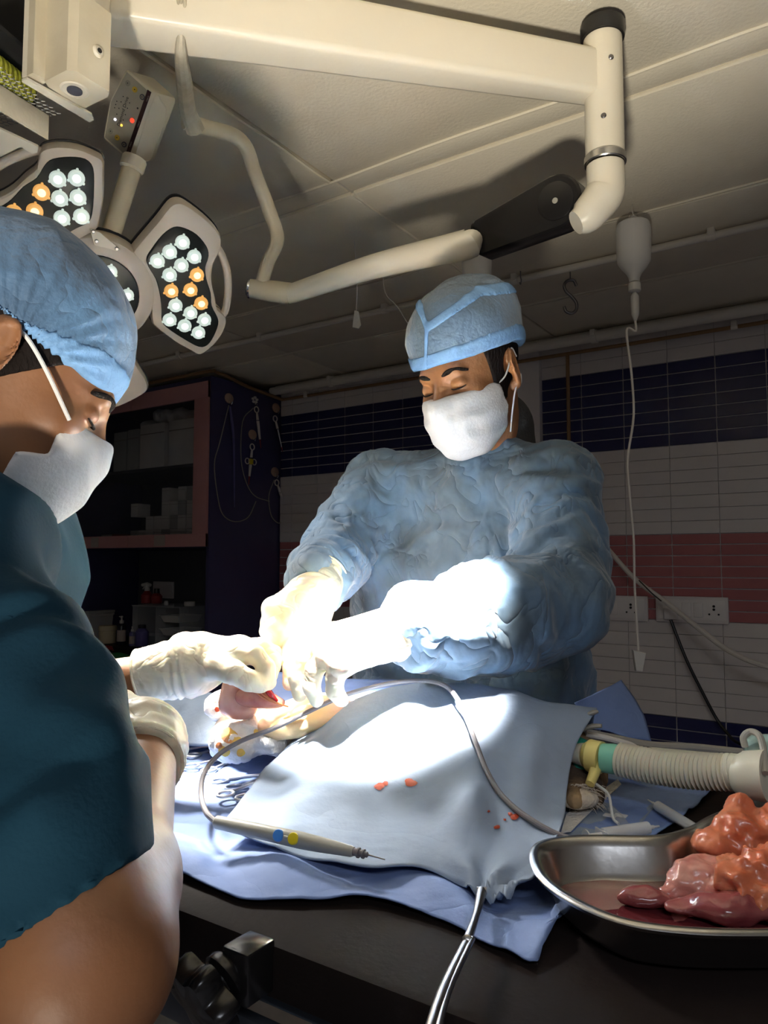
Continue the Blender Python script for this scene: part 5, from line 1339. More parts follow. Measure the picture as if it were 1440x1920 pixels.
# ------------------------------------------------------------------ clamp hanging from the drape in front
fc_ = thing('towel_clamp', 'long steel clamp gripping the drape and hanging over table edge', 'clamp', K(860,1790,.58))
a0, a1, a2 = K(903,1672,.640), K(876,1765,.560), K(785,2000,.425)
MB().tube([a0, a0*0.5+a1*0.5+np.array([.001,0,0]), a1], [.0045,.0028,.0036], 12, 4).obj('clamp_jaw', 'steel_dark', fc_)
MB().tube([a0+np.array([-0.004,0,0.001]), a0+np.array([0.004,0,0.001])], 0.003, 10).obj('jaw_tip', 'steel_dark', fc_)
MB().tube([a1, (a1+a2)/2+np.array([-.003,0,0]), a2], [.0034,.0038,.0034], 12, 4).obj('shank', 'steel_dark', fc_)
MB().tube([a1+np.array([.004,0,.002]), (a1+a2)/2+np.array([.0005,0,0.0]), a2+np.array([.006,0,0])], [.002,.0022,.003], 12, 4).obj('shank', 'steel_dark', fc_)
MB().lathe(a1, a1*0-ray(882,1750)/np.linalg.norm(ray(882,1750)), [(.0045,-.003),(.0045,.004),(.003,.005)], 14).obj('pivot_screw', 'steel', fc_)
for s_ in (0, 1):
    c_ = a2+(a2-a1)/np.linalg.norm(a2-a1)*0.016+np.array([0.018*s_-0.006,0,0])
    MB().tube([c_+np.array([math.cos(t_),0.3*math.cos(t_),math.sin(t_)])*0.012 for t_ in np.linspace(0, 2*math.pi, 22)], 0.0025, 8).obj('finger_ring', 'steel_dark', fc_)

# ------------------------------------------------------------------ instruments at the wound
def hemo(p, q, label, spread=0.018, zz=TZ+0.011):
    a, b = KZ(p[0], p[1], zz), KZ(q[0], q[1], zz)     # a: rings end, b: tips
    d = b-a; L_ = np.linalg.norm(d); d /= L_; s_ = np.cross(ZD, d)
    t = thing('hemostat', label, 'forceps', (a+b)/2-ZD*0.004, 'artery forceps scattered under the lamp')
    for sg in (-1, 1):
        rc_ = a+s_*sg*spread
        MB().tube([rc_+(d*math.cos(t_)+s_*math.sin(t_)*0.8)*0.0115 for t_ in np.linspace(0, 2*math.pi, 20)], 0.0019, 8).obj('finger_ring', 'steel_bright', t)
        MB().tube([rc_+d*0.011, a+d*L_*0.35+s_*sg*spread*0.6, a+d*L_*0.62, b-s_*sg*0.001], [.002,.0024,.0028,.0012], 8, 4).obj('arm', 'steel_bright', t)
    MB().lathe(a+d*L_*0.63, ZD, [(.0035,-.003),(.0035,.003),(.002,.0038)], 12).obj('pivot_screw', 'steel_bright', t)
hemo((350,1412), (468,1385), 'hemostat with rings to the left beside the stained gauze')
hemo((375,1440), (500,1402), 'hemostat lying just below the topmost one')
hemo((425,1470), (560,1440), 'hemostat crossing below the stained gauze')
hemo((440,1492), (590,1425), 'lowest hemostat, rings above the loop of cautery cable', 0.014, TZ+0.016)
hemo((362,1385), (440,1345), 'hemostat farthest up, pointing at the pink tissue', 0.014)

g_ = K(452,1385,1.02)
o = lobes('gauze_wad', 'crumpled white gauze wad stained yellow and red below the tissue', [(K(440,1395,1.0),(.032,.03,.022)),(K(475,1375,1.02),(.034,.03,.024)),(K(425,1372,1.02),(.018,.02,.018)),(K(505,1395,1.0),(.02,.02,.014)),(K(450,1350,1.05),(.02,.02,.014))], 'gauze', 33, 0.007, 60, cat__='gauze')
for x, y, r, m in ((430,1378,15,'gauze_stain'),(445,1390,9,'gauze_stain'),(420,1408,10,'gauze_stain'),(480,1372,5,'gauze_stain'),(452,1412,8,'gauze_stain'),(412,1398,6,'latex_blood')):
    stain(o, x, y, r, m, x*0.1, o, 1.0)
o = lobes('tissue_loop', 'pale pink bulging tissue loop held up by the gloved hand', [(K(432,1300,1.0),(.013,.014,.022)),(K(436,1322,1.0),(.016,.014,.014)),(K(455,1330,1.0),(.018,.014,.012)),(K(448,1290,1.01),(.013,.012,.012))], 'tissue_pale', 41, 0.002, 40, k=0.012)
o = lobes('tissue_strand', 'red stretched tissue with vessels pulled toward the incision', [(K(470,1305,.99),(.020,.012,.012)),(K(495,1310,.99),(.018,.010,.009)),(K(515,1318,.99),(.014,.008,.006)),(K(480,1290,.99),(.012,.008,.012))], 'tissue_pink', 47, 0.003, 60, k=0.010)
o = MB().tube([K(488,1274,.97),K(498,1288,.97),K(508,1302,.97),K(520,1314,.975)], [.002,.0042,.004,.0015], 10, 4).obj('vessel', 'blood_wet'); tag(o, 'bright red vessel between the gloved fingertips', 'tissue')
o = MB().tube([K(470,1280,.98),K(492,1300,.975),K(515,1316,.975),K(540,1325,.99)], [.0015,.002,.002,.001], 8, 4).tube([K(478,1296,.975),K(500,1312,.975),K(528,1320,.98)], .0012, 8, 4).obj('suture_thread', 'latex_blood'); tag(o, 'blood stained suture threads over the tissue', 'thread')
o = lobes('gauze_sponge', 'small bloodied gauze sponge left of the pink tissue', [(K(410,1320,1.04),(.016,.014,.016)),(K(402,1332,1.03),(.012,.012,.01)),(K(418,1335,1.03),(.012,.012,.01))], 'gauze', 52, 0.005, 70, cat__='gauze')
stain(o, 408, 1330, 5, 'blood', 2, o, 1.0)
# exposed belly around the incision
o = lobes('incision', 'shaved yellow-stained belly skin around the incision', [(K(575,1345,1.03),(.055,.05,.012)),(K(612,1325,1.05),(.045,.045,.012)),(K(530,1358,1.03),(.05,.045,.010))], 'belly_skin', 57, 0.003, 30, k=0.03, h=0.004, cat__='patient skin')
# inner blue sheet left of the incision
G = [[K(345,1400,1.15),K(400,1400,1.10),K(455,1402,1.04),K(495,1410,1.0)],
     [K(330,1365,1.2),K(395,1360,1.15),K(450,1358,1.1),K(500,1362,1.06)],
     [K(310,1330,1.3),K(380,1328,1.22),K(440,1335,1.15),K(500,1345,1.1)],
     [K(300,1305,1.38),K(370,1300,1.32),K(440,1312,1.24),K(500,1330,1.18)]]
cloth('wound_drape', G, 'drape_pale', 'crumpled pale drape under the left gloved forearm', 7, 7, 0.008, 20, 13, zmin=TZ+0.012)

G = [[K(505,1262,1.26),K(560,1268,1.25),K(620,1272,1.24),K(700,1274,1.22),K(780,1280,1.20)],
     [K(505,1290,1.22),K(560,1292,1.20),K(620,1294,1.19),K(700,1294,1.17),K(780,1296,1.15)],
     [K(500,1322,1.16),K(560,1322,1.14),K(620,1318,1.13),K(700,1310,1.12),K(780,1306,1.11)]]
cloth('far_drape', G, 'drape_blue', 'blue drape edge on the far side of the animal behind the hands', 6, 6, 0.006, 18, 23)

# ------------------------------------------------------------------ people
class Head:
    """local frame: x = subject's left, y = face forward, z = up; origin between the ears at eye height"""
    def __init__(s, c, fwd, up, sc=1.0):
        f = np.array(fwd, float); f /= np.linalg.norm(f); u = np.array(up, float); u -= f*np.dot(u, f); u /= np.linalg.norm(u)
        l = np.cross(u, f); s.B = np.array([l, f, u]); s.c = np.array(c, float); s.sc = sc
    def w(s, x, y, z): return s.c + (np.array([x, y, z], float)*s.sc) @ s.B
    def loc(s, P): return ((P-s.c.astype(np.float32)) @ s.B.T.astype(np.float32))/s.sc
    def skin(s, P):
        q = s.loc(P)
        d = ell(q, (0,-.012,.035), (.076,.098,.086))
        d = sm(d, ell(q, (0,.028,-.030), (.060,.066,.076)), .03)
        d = sm(d, ell(q, (0,.022,-.070), (.052,.062,.040)), .025)
        d = sm(d, ell(q, (0,.070,-.096), (.022,.018,.016)), .02)
        for sx in (-1, 1):
            d = sm(d, ell(q, (sx*.040,.060,-.024), (.020,.018,.016)), .018)      # cheekbone
        d = sm(d, rc(q, (-.030,.079,.020), (.030,.079,.020), .010), .014)          # brow ridge
        for sx in (-1, 1):
            d = -sm(-d, ell(q, (sx*.031,.096,-.002), (.017,.014,.012)), .010)     # sockets
        for sx in (-1, 1):
            d = sm(d, ell(q, (sx*.031,.0755,-.001), (.0145,.0125,.0115)), .003)    # lids
            d = np.maximum(d, -ell(q, (sx*.031,.090,-.0072), (.013,.006,.0012)))
        d = sm(d, rc(q, (0,.086,.008), (0,.108,-.034), .0075, .0115), .008)       # nose
        for sx in (-1, 1): d = sm(d, ell(q, (sx*.011,.098,-.038), (.008,.010,.007)), .006)
        d = sm(d, ell(q, (0,.092,-.062), (.022,.008,.006)), .006); d = sm(d, ell(q, (0,.089,-.073), (.018,.008,.006)), .006)
        d = np.maximum(d, -ell(q, (0,.100,-.067), (.024,.006,.0012)))
        for sx in (-1, 1):                                                         # ears
            B = np.array([[math.cos(.55), math.sin(.55)*-sx, 0],[math.sin(.55)*sx, math.cos(.55), 0],[0,0,1.]])
            e = ell(q, (sx*.081,-.014,-.006), (.0075,.022,.034), B)
            e = np.maximum(e, -ell(q, (sx*.0895,-.009,-.002), (.0080,.0135,.023), B))
            e = sm(e, ell(q, (sx*.079,-.003,-.006), (.005,.004,.006)), .004)
            e = sm(e, ell(q, (sx*.0805,-.013,.006), (.004,.006,.013), B), .004)
            e = sm(e, ell(q, (sx*.076,-.006,-.034), (.006,.008,.009)), .006)
            d = sm(d, e, .006)
        return d*s.sc
    def offs(s, P, o): return s.skin_simple(P)-o
    def skin_simple(s, P):
        q = s.loc(P)
        d = ell(q, (0,-.012,.035), (.076,.098,.086)); d = sm(d, ell(q, (0,.028,-.030), (.060,.066,.076)), .03)
        d = sm(d, ell(q, (0,.022,-.070), (.052,.062,.040)), .025); d = sm(d, ell(q, (0,.070,-.096), (.022,.018,.016)), .02)
        return d*s.sc
    def box(s, e=0.16):
        return s.c-e, s.c+e

def hand_fn(wr, palm, fingers, thumb, rw=.030, rp=.022, rf=(.0105,.0100,.0092,.0080), fore=None, rfore=.036):
    """wr wrist point; palm: list of knuckle points (index..little); fingers: list of [pts after the knuckle]; thumb: pts from the palm side"""
    def fn(P):
        d = None
        for k in palm:
            e = rc(P, wr, k, rw*0.72, .0150); d = e if d is None else sm(d, e, .018)
        for i in range(len(palm)-1): d = sm(d, rc(P, palm[i], palm[i+1], .0140), .010)
        for k, f in zip(palm, fingers):
            pts = [k]+f; 
            e = None
            for i in range(len(pts)-1):
                x = rc(P, pts[i], pts[i+1], rf[min(i,3)]+.0012, rf[min(i+1,3)]+.0004); e = x if e is None else sm(e, x, .003)
            d = sm(d, e, .0045)
        e = None
        for i in range(len(thumb)-1):
            r0 = (.0165,.0135,.0120,.0105)[min(i,3)]; r1 = (.0165,.0135,.0120,.0100)[min(i+1,3)]
            x = rc(P, thumb[i], thumb[i+1], r0, r1); e = x if e is None else sm(e, x, .004)
        d = sm(d, e, .009)
        if fore is not None: d = sm(d, rc(P, wr, fore, rw*0.86, rfore), .02)
        return d
    return fn
def bounds(pts, e):
    P = np.array(pts); return P.min(0)-e, P.max(0)+e
def glove(name, m, parent, wr, palm, fingers, thumb, fore, rw=.030, rfore=.036, h=.0024, label=None, amp=.0012):
    fn0 = hand_fn(wr, palm, fingers, thumb, rw=rw, fore=fore, rfore=rfore)
    ax_w = (np.array(fore)-wr); L_ = np.linalg.norm(ax_w); ax_w /= L_; end = np.array(fore)-ax_w*0.005
    def fn(P): 
        d = fn0(P)-.0008
        return np.maximum(d, (P-end.astype(np.float32))@ax_w.astype(np.float32))
    allp = [wr, fore]+palm+[p for f in fingers for p in f]+thumb
    lo_, hi_ = bounds(allp, .045)
    def dp(V):
        t_ = (V-wr)@ax_w
        wrk = ridge(np.stack([V@ax_w*2.2, V[:,0]*.7, V[:,2]*.7], 1), 38, 4)
        w = np.clip(1-np.abs(t_-.02)/.07, 0, 1)
        return amp*wrk*(0.35+1.6*w)
    o = sculpt(name, fn, lo_, hi_, h, m, parent, disp=dp)
    # rolled cuff bead
    a = np.cross(ax_w, [0,0,1]); a /= np.linalg.norm(a); b = np.cross(ax_w, a)
    MB().tube([end-ax_w*.001+(a*math.cos(t_)+b*math.sin(t_))*(rfore+.0012) for t_ in np.linspace(0, 2*math.pi, 40)], .0017, 8).obj('rolled_cuff', m, o)
    if label: o['label'] = label
    return o

# ---------------- surgeon across the table (facing the camera)
HB = Head(K(880, 705, 1.235), (-0.60, -0.66, -0.38), (-0.16, -0.12, 1.0), 0.99)
nk = K(915, 812, 1.31)
shL, shR = K(1046, 908, 1.235), K(722, 905, 1.43)          # image right, image left shoulder
elL, wrL = K(1030, 1125, 1.085), K(790, 1182, .955)
elR, wrR = K(628, 1040, 1.30), K(588, 1100, 1.115)
hipC = np.array([0.20, 1.47, 0.93])
chest = np.array([0.165, 1.375, 1.22])
s2 = thing('person', 'man in pale blue gown, blue cap and white mask bending over the table', 'person', [0.2,1.5,0.0])
feet = [np.array([0.08,1.56,0.0]), np.array([0.33,1.46,0.0])]
def s2_body(P):
    d = rc(P, chest, hipC, .125, .135)
    d = sm(d, rc(P, shL, shR, .055), .05); d = sm(d, rc(P, nk, chest, .05, .09), .04)
    d = sm(d, chain(P, [shL, elL, wrL], [.050,.038,.026]), .02); d = sm(d, chain(P, [shR, elR, wrR], [.050,.038,.026]), .02)
    for f_, sx in zip(feet, (-.085,.085)):
        hp_ = hipC+np.array([sx,-sx*.5,-.03]); kn_ = (hp_+f_)/2+np.array([-.02,-.04,.02])
        d = sm(d, chain(P, [hp_, kn_, f_+[0,0,.09]], [.085,.058,.040]), .02)
        d = sm(d, rc(P, f_+[0,0,.04], f_+[-.06,-.13,.03], .038, .030), .02)
    return d
def s2_head(P):
    d = HB.skin(P); return sm(d, rc(P, HB.w(0,-.035,-.05), nk+[0,.01,-.05], .052, .062), .025)
lo_, hi_ = HB.box(.15); lo_[2] -= .08
V, Q = sculpts([(s2_head, lo_, hi_, .0024), (s2_body, (-.25,.9,-.01), (.55,1.75,1.5), .012)])
link('body', V, Q, 'skin_a', s2, sharp=0, fix=False)
# hair, brows, beard
def s2_hair(P):
    q = HB.loc(P); d = HB.skin_simple(P)-.0035
    side = np.minimum(q[:,1]-.022-(q[:,2]*.25), -q[:,2]-.045)
    cut = np.maximum(q[:,1]-(.034+.15*q[:,2]), -(q[:,2]+.052)); 
    top_ = np.maximum(-(q[:,2]-.055), q[:,1]-.07)
    return np.maximum(d, np.minimum(cut, top_))
def carve_ear(P, H): q = H.loc(P); return np.minimum(ell(q, (.082,-.012,-.006), (.016,.020,.033)), ell(q, (-.082,-.012,-.006), (.016,.020,.033)))
sculpt('hair', lambda P: np.maximum(s2_hair(P), -carve_ear(P, HB)), lo_, hi_, .003, 'hair_black', s2)
def s2_beard(P):
    q = HB.loc(P); d = HB.skin_simple(P)-.0018
    jaw = np.maximum(-(q[:,1]-.002-.2*(q[:,2]+.05)), q[:,2]+.048+.0*q[:,1]); jaw = np.maximum(jaw, q[:,1]-.075)
    sb = np.maximum(np.abs(q[:,1]-.018)-.014, np.abs(q[:,2]+.02)-.04)
    return np.maximum(np.maximum(d, np.minimum(jaw, sb)), -carve_ear(P, HB))
sculpt('beard', s2_beard, lo_, hi_, .0028, 'hair_stubble', s2)
def brows(H, parent, sides=(-1, 1)):
    for sx in sides:
        pts = [H.w(sx*.012,.0890,.0165), H.w(sx*.024,.0885,.0205), H.w(sx*.036,.0825,.0215), H.w(sx*.050,.0700,.0155)]
        MB().tube(pts, [.0040,.0056,.0050,.0020], 10, 5, flat=0.8).obj('eyebrow', 'hair_black', parent)
        pts = [H.w(sx*.018,.0850,-.0068), H.w(sx*.026,.0890,-.0086), H.w(sx*.036,.0875,-.0086), H.w(sx*.045,.0800,-.0062)]
        MB().tube(pts, [.0006,.0012,.0013,.0008], 8, 5).obj('eyelashes', 'hair_black', parent)
brows(HB, s2)
# surgical cap: tall, with brim band and V seams
def cap_fn(H, cc_, rr_, brim, o=0.0):
    back = H is HB
    def fn(P):
        q = H.loc(P); d = ell(q, cc_, rr_); d = sm(d, ell(q, (0,-.012,.035), (.081,.103,.090)), .012)
        if back: d = sm(d, ell(q, (.0,-.052,.103), (.080,.064,.056)), .03)
        d = d-o
        pl = brim(q); return smx(d, pl, .004)
    return fn
def brB(q): return .036+.03*np.clip(.08-q[:,1], 0, 1) - .30*np.clip(-.03-q[:,1], 0, 1)
brimB = lambda q: -(q[:,2]-brB(q))
capc, capr = (0,-.018,.066), (.094,.112,.092)
cap0 = cap_fn(HB, capc, capr, brimB)
clo, chi = HB.box(.19)
def capdisp(V): return ridge(V, 22, 3)*.0022+(fbm(V, 12, 8)-.5)*.008
cap2 = sculpt('cap', cap0, clo, chi, .003, 'cap_blue', s2, disp=capdisp)
def cap_band(P):
    q = HB.loc(P); return np.maximum(cap_fn(HB, capc, capr, brimB, .0020)(P), q[:,2]-brB(q)-.021)
sculpt('cap_band', cap_band, clo, chi, .003, 'cap_trim', s2, disp=capdisp)
def pplane(H, p, q_):     # plane through the eye point and two picture points, in depth
    a, b = ray(*p), ray(*q_); n_ = np.cross(a, b); return n_/np.linalg.norm(n_)
nL, nR, nS = pplane(HB,(775,540),(800,615)), pplane(HB,(800,615),(900,546)), pplane(HB,(800,612),(796,700))
nR2 = pplane(HB,(900,546),(978,538))
def half(P, p, d): return (P-np.asarray(p, np.float32))@np.asarray(d, np.float32)
Vj = K(800,612,1.13)
def seam(P):
    d = cap_fn(HB, capc, capr, brimB, .0028)(P); R_ = P-O3.astype(np.float32); q = HB.loc(P)
    Y_ = P[:,1]; px_ = P[:,0]/Y_*F+720; py_ = 1055-(P[:,2]-CAMZ)/Y_*F
    s1 = np.maximum(np.abs(R_@nL)-.0050, (px_-804)/F*1.2)
    s2_ = np.maximum(np.abs(R_@nR)-.0068, (798-px_)/F*1.2); s2_ = np.maximum(s2_, (px_-903)/F*1.2)
    s4 = np.maximum(np.abs(R_@nR2)-.0075, (897-px_)/F*1.2)
    s3 = np.maximum(np.abs(R_@nS)-.0040, (608-py_)/F*1.2)
    s1 = np.maximum(s1, (py_-616)/F*1.2)
    e = np.minimum(np.minimum(s1, s2_), np.minimum(s3, s4)); e = np.maximum(e, Y_-1.235)
    return np.maximum(d, e)
sculpt('cap_seam', seam, clo, chi, .0026, 'cap_trim', s2, disp=capdisp)
# mask
def mask_fn(H, o=.006, top=-.017, bot=-.128, side=.006, pouch=.0):
    def fn(P):
        q = H.loc(P)
        d = ell(q, (0,.030,-.050), (.066,.074+pouch,.070)); d = sm(d, ell(q, (0,.070,-.062), (.040,.040+pouch,.045)), .02)
        d = sm(d, rc(q, (0,.092,-.005), (0,.106,-.036), .010, .014), .012)
        d = sm(d, ell(q, (0,.060,-.095), (.040,.034,.026)), .02)
        d = d-o
        c = np.maximum(q[:,2]-(top-.02*np.abs(q[:,0])), (bot)-q[:,2])
        c = np.maximum(c, side+.012-q[:,1]+.10*(q[:,2]+.06))
        return np.maximum(d*H.sc, c)
    return fn
def mdisp(H):
    def f(V):
        q = (V-H.c)@H.B.T/H.sc
        return .0012*np.sin(q[:,2]*190+q[:,0]*8)*np.clip(np.abs(q[:,0])/.03, .2, 1) + ridge(V, 26, 9)*.0016
    return f
mk = sculpt('face_mask', mask_fn(HB), lo_, hi_, .0024, 'mask_white', s2, disp=mdisp(HB))
for z0_ in (-.022, -.104):
    MB().tube([HB.w(.066,.024,z0_), HB.w(.0745,.010,z0_*.62), HB.w(.0815,-.004,.006 if z0_ > -.05 else -.036), HB.w(.0835,-.016,.026 if z0_ > -.05 else -.034), HB.w(.080,-.030,.010 if z0_ > -.05 else -.020)], .0014, 8, 5).obj('ear_loop', 'mask_white', s2)
# undershirt collar
def under(P):
    d = rc(P, nk+[.014,.02,.010], nk+[0.01,.03,-.07], .072, .086)
    return d
sculpt('undershirt', under, nk-[.34,.25,.16], nk+[.34,.25,.09], .006, 'undershirt', s2)
# gown
cufL = wrL+(elL-wrL)/np.linalg.norm(elL-wrL)*0.0
eLw = (elL-wrL)/np.linalg.norm(elL-wrL); eRw = (elR-wrR)/np.linalg.norm(elR-wrR)
hem_ = np.array([.22,1.50,.42])
def gown(P):
    so = np.array([.070,-.046,0])
    d = rc(P, chest+[-.02,0,.02]-so, hipC+[-.03,-.02,0]-so, .128, .150); d = sm(d, rc(P, chest+[-.02,0,.02]+so, hipC+[-.03,-.02,0]+so, .128, .150), .06)
    d = sm(d, rc(P, hipC, hem_, .185, .23), .05)
    d = sm(d, rc(P, shL+[.0,0,-.004], shR+[0,0,-.004], .066), .07)
    d = sm(d, rc(P, nk+[.01,.03,-.05], chest, .075, .12), .05)
    aL = chain(P, [shL, elL+[.012,0,-.005], elL*.45+wrL*.55], [.068,.072,.066]); 
    aL = sm(aL, rc(P, elL*.45+wrL*.55, wrL+eLw*.004, .068, .052), .02)
    d = sm(d, aL, .025)
    aR = chain(P, [shR, elR, wrR+eRw*.01], [.066,.058,.044]); d = sm(d, aR, .025)
    d = np.maximum(d, .44-P[:,2])
    nck = ell(P, nk+[.040,-.012,.054], (.100,.095,.064))       # neck opening
    d = smx(d, -nck, .008)
    d = np.maximum(d, half(P, wrL+eLw*.002, -eLw)*(1) if False else d)
    return d
def gdisp(V):
    g = ridge(V*np.array([1,1,.28]), 13, 2)*.0075*np.clip((1.34-V[:,2])/.15, .15, 1)
    g += ridge(V, 17, 21)*.0052 + (fbm(V, 9, 4)-.5)*.022
    # arm creases running across the sleeves
    for a, b in ((shL, elL),(elL, wrL),(shR, elR),(elR, wrR)):
        ab = b-a; L_ = np.linalg.norm(ab); t_ = np.clip(((V-a)@ab)/(L_*L_), 0, 1); dist = np.linalg.norm(V-a-t_[:,None]*ab, axis=1)
        w = np.clip(1-(dist-.075)/.03, 0, 1)
        ph = fbm(V, 10, 6)*9
        g += w*.0050*(np.abs(np.sin((V-a)@ab/L_*52+ph))-.5)
    g += ridge(V, 42, 33)*.0018
    return g
gn = sculpt('gown', gown, (-.30,.84,.42), (.62,1.78,1.50), .0062, 'gown_blue', s2, disp=gdisp, rel=1)
# neck binding and sleeve seam strips follow the gown
def on_gown(px, py):
    return on_surface(gn, px, py)[0]
def strip(pts, w, m, name, parent, lift=.002):
    P_ = []
    for x, y in pts:
        q, n_ = on_surface(gn, x, y)
        if q is not None: P_.append(q+n_*lift)
    if len(P_) > 2: MB().tube(P_, w, 8, 4, flat=.35).obj(name, m, parent)
strip([(882,846),(905,848),(930,845),(960,838),(985,830),(1006,822)], .0045, 'gown_trim', 'neck_binding', s2)
strip([(1048,858),(1056,880),(1054,905),(1060,930),(1050,960),(1044,990),(1046,1020)], .006, 'gown_trim', 'shoulder_seam', s2, .001)
# shoes and trousers under the gown
def trous(P):
    d = None
    for f_, sx in zip(feet, (-.085,.085)):
        hp_ = hipC+np.array([sx,-sx*.5,-.06]); kn_ = (hp_+f_)/2+np.array([-.02,-.04,.02])
        e = chain(P, [hp_, kn_, f_+[0,0,.10]], [.098,.074,.062]); d = e if d is None else np.minimum(d, e)
    return np.maximum(d, .06-P[:,2])
sculpt('trousers', trous, (-.1,1.25,.03), (.5,1.75,.95), .012, 'trouser_dark', s2)
for f_ in feet:
    sculpt('shoe', (lambda f_: lambda P: np.maximum(rc(P, f_+[.01,.02,.045], f_+[-.07,-.15,.035], .048, .040), .002-P[:,2]))(f_), f_-[.16,.24,.01], f_+[.12,.12,.14], .007, 'shoe', s2)

# left hand of the surgeon (near, brightly lit)
kL = [K(612,1192,.985), K(606,1206,.955), K(618,1226,.925), K(640,1244,.90)]
fL = [[K(565,1215,.985),K(546,1252,.985),K(543,1282,.985)],
      [K(568,1232,.955),K(556,1270,.960),K(562,1303,.965)],
      [K(590,1255,.93),K(584,1288,.935),K(594,1313,.94)],
      [K(628,1272,.905),K(628,1296,.91),K(640,1312,.915)]]
tL = [K(690,1185,.99), K(640,1190,1.01), K(590,1215,1.02), K(560,1262,1.005)]
foreL = wrL+eLw*0.055
glove('glove', 'latex', s2, wrL+[-.008,0,.004], kL, fL, tL, foreL, rw=.040, rfore=.045)
# right hand of the surgeon (farther, pointing down)
wR = K(590,1112,1.10)
kR = [K(566,1160,1.055), K(545,1158,1.05), K(527,1152,1.055), K(513,1142,1.065)]
fR = [[K(558,1192,1.035),K(546,1215,1.02),K(535,1237,1.01)],
      [K(530,1190,1.03),K(523,1212,1.03),K(532,1226,1.045)],
      [K(513,1180,1.035),K(508,1202,1.04),K(520,1216,1.055)],
      [K(504,1166,1.05),K(501,1184,1.055),K(512,1198,1.065)]]
tR = [K(604,1120,1.085), K(606,1148,1.06), K(600,1175,1.045), K(590,1195,1.035)]
glove('glove', 'latex', s2, wR, kR, fR, tR, wR+eRw*.05+[0,0,.01], rw=.034, rfore=.040)

# ---------------- surgeon in the left foreground (seen in profile)
HA = Head(K(20, 700, .665), (.77, .39, -.50), (.445, .225, .86), .96)
nkA = HA.w(-.0,-.085,-.115)
sR = K(-65, 1040, .585); sL = np.array([-.47,.93,1.27])
eR = K(150, 1800, .425); wRa = K(262, 1432, .655)
eL = np.array([-.49,1.02,1.06]); wLa = K(335, 1262, .985)
chA = np.array([-.45,.74,1.22]); hipA = np.array([-.54,.48,.95])
s1 = thing('person', 'man in dark teal scrubs and blue cap seen from behind in profile', 'person', [-.5,.5,0])
feetA = [np.array([-.46,.36,0.]), np.array([-.62,.56,0.])]
def s1_arm(P):
    d = chain(P, [sR, eR, wRa], [.050,.047,.031]); d = sm(d, rc(P, eR+[-.004,.0,.0], eR*.72+wRa*.28, .046, .047), .02)
    return sm(d, rc(P, sR*.3+eR*.7, eR, .048, .046), .02)
def s1_armL(P): return chain(P, [sL, eL, wLa], [.050,.042,.030])
def s1_body(P):
    d = rc(P, chA, hipA, .115, .13); d = sm(d, rc(P, sR, sL, .05), .05); d = sm(d, rc(P, nkA, chA, .05, .09), .04)
    for f_, sx in zip(feetA, (.07,-.07)):
        hp_ = hipA+np.array([sx*.4,-sx*1.0,-.03]); kn_ = (hp_+f_)/2+np.array([.03,.02,.02])
        d = sm(d, chain(P, [hp_, kn_, f_+[0,0,.09]], [.085,.058,.040]), .02); d = sm(d, rc(P, f_+[0,0,.04], f_+[.12,.06,.03], .038, .03), .02)
    return d
def s1_head(P): return sm(HA.skin(P), rc(P, HA.w(0,-.035,-.05), nkA+[0,0,-.05], .054, .066), .025)
lo_, hi_ = HA.box(.16); lo_[2] -= .07
V, Q = sculpts([(s1_head, lo_, hi_, .0024), (s1_arm, *bounds([sR, eR, wRa], .07), .0045), (s1_armL, *bounds([sL, eL, wLa], .07), .0045), (s1_body, (-.85,.2,-.01), (-.1,1.2,1.42), .014)])
link('body', V, Q, 'skin_b', s1, sharp=0, fix=False)
def s1_hair(P):
    q = HA.loc(P); d = HA.skin_simple(P)-.0035
    cut = np.maximum(q[:,1]-(.030+.9*(q[:,2]-.01)), -(q[:,2]+.030-.9*np.minimum(q[:,1]+.015,0))); top_ = np.maximum(-(q[:,2]-.055), q[:,1]-.07)
    return np.maximum(d, np.minimum(cut, top_))
sculpt('hair', lambda P: np.maximum(s1_hair(P), -carve_ear(P, HA)), lo_, hi_, .003, 'hair_black', s1)
brows(HA, s1)
def brimA_f(q): return -(q[:,2]-(.026-.005*np.sin(np.clip((q[:,1]+.02)/.10,0,1)*math.pi)))
capcA, caprA = (0,-.022,.055), (.088,.112,.090)
def cwA(V):
    q = (V-HA.c)@HA.B.T
    an = np.arctan2(q[:,2]+.002, q[:,1]-.0)                     # gathers radiate from above the ear
    r = np.hypot(q[:,2]+.002, q[:,1]); sd = np.clip(np.abs(q[:,0])/.07, 0, 1)
    g = .0032*np.sin(an*34+vn(V, 30)*3)*np.exp(-r/.055)*sd
    return g + ridge(V, 16, 13)*.0022+(fbm(V, 10, 5)-.5)*.010
clo, chi = HA.box(.19)
sculpt('cap', cap_fn(HA, capcA, caprA, brimA_f), clo, chi, .0028, 'cap_near', s1, disp=cwA)
def bandA(P):
    q = HA.loc(P); return np.maximum(cap_fn(HA, capcA, caprA, brimA_f, .0016)(P), -brimA_f(q)-.030*np.clip((q[:,1]+.02)/.08, 0.1, 1))
sculpt('cap_band', bandA, clo, chi, .0028, 'cap_near_band', s1, disp=cwA)
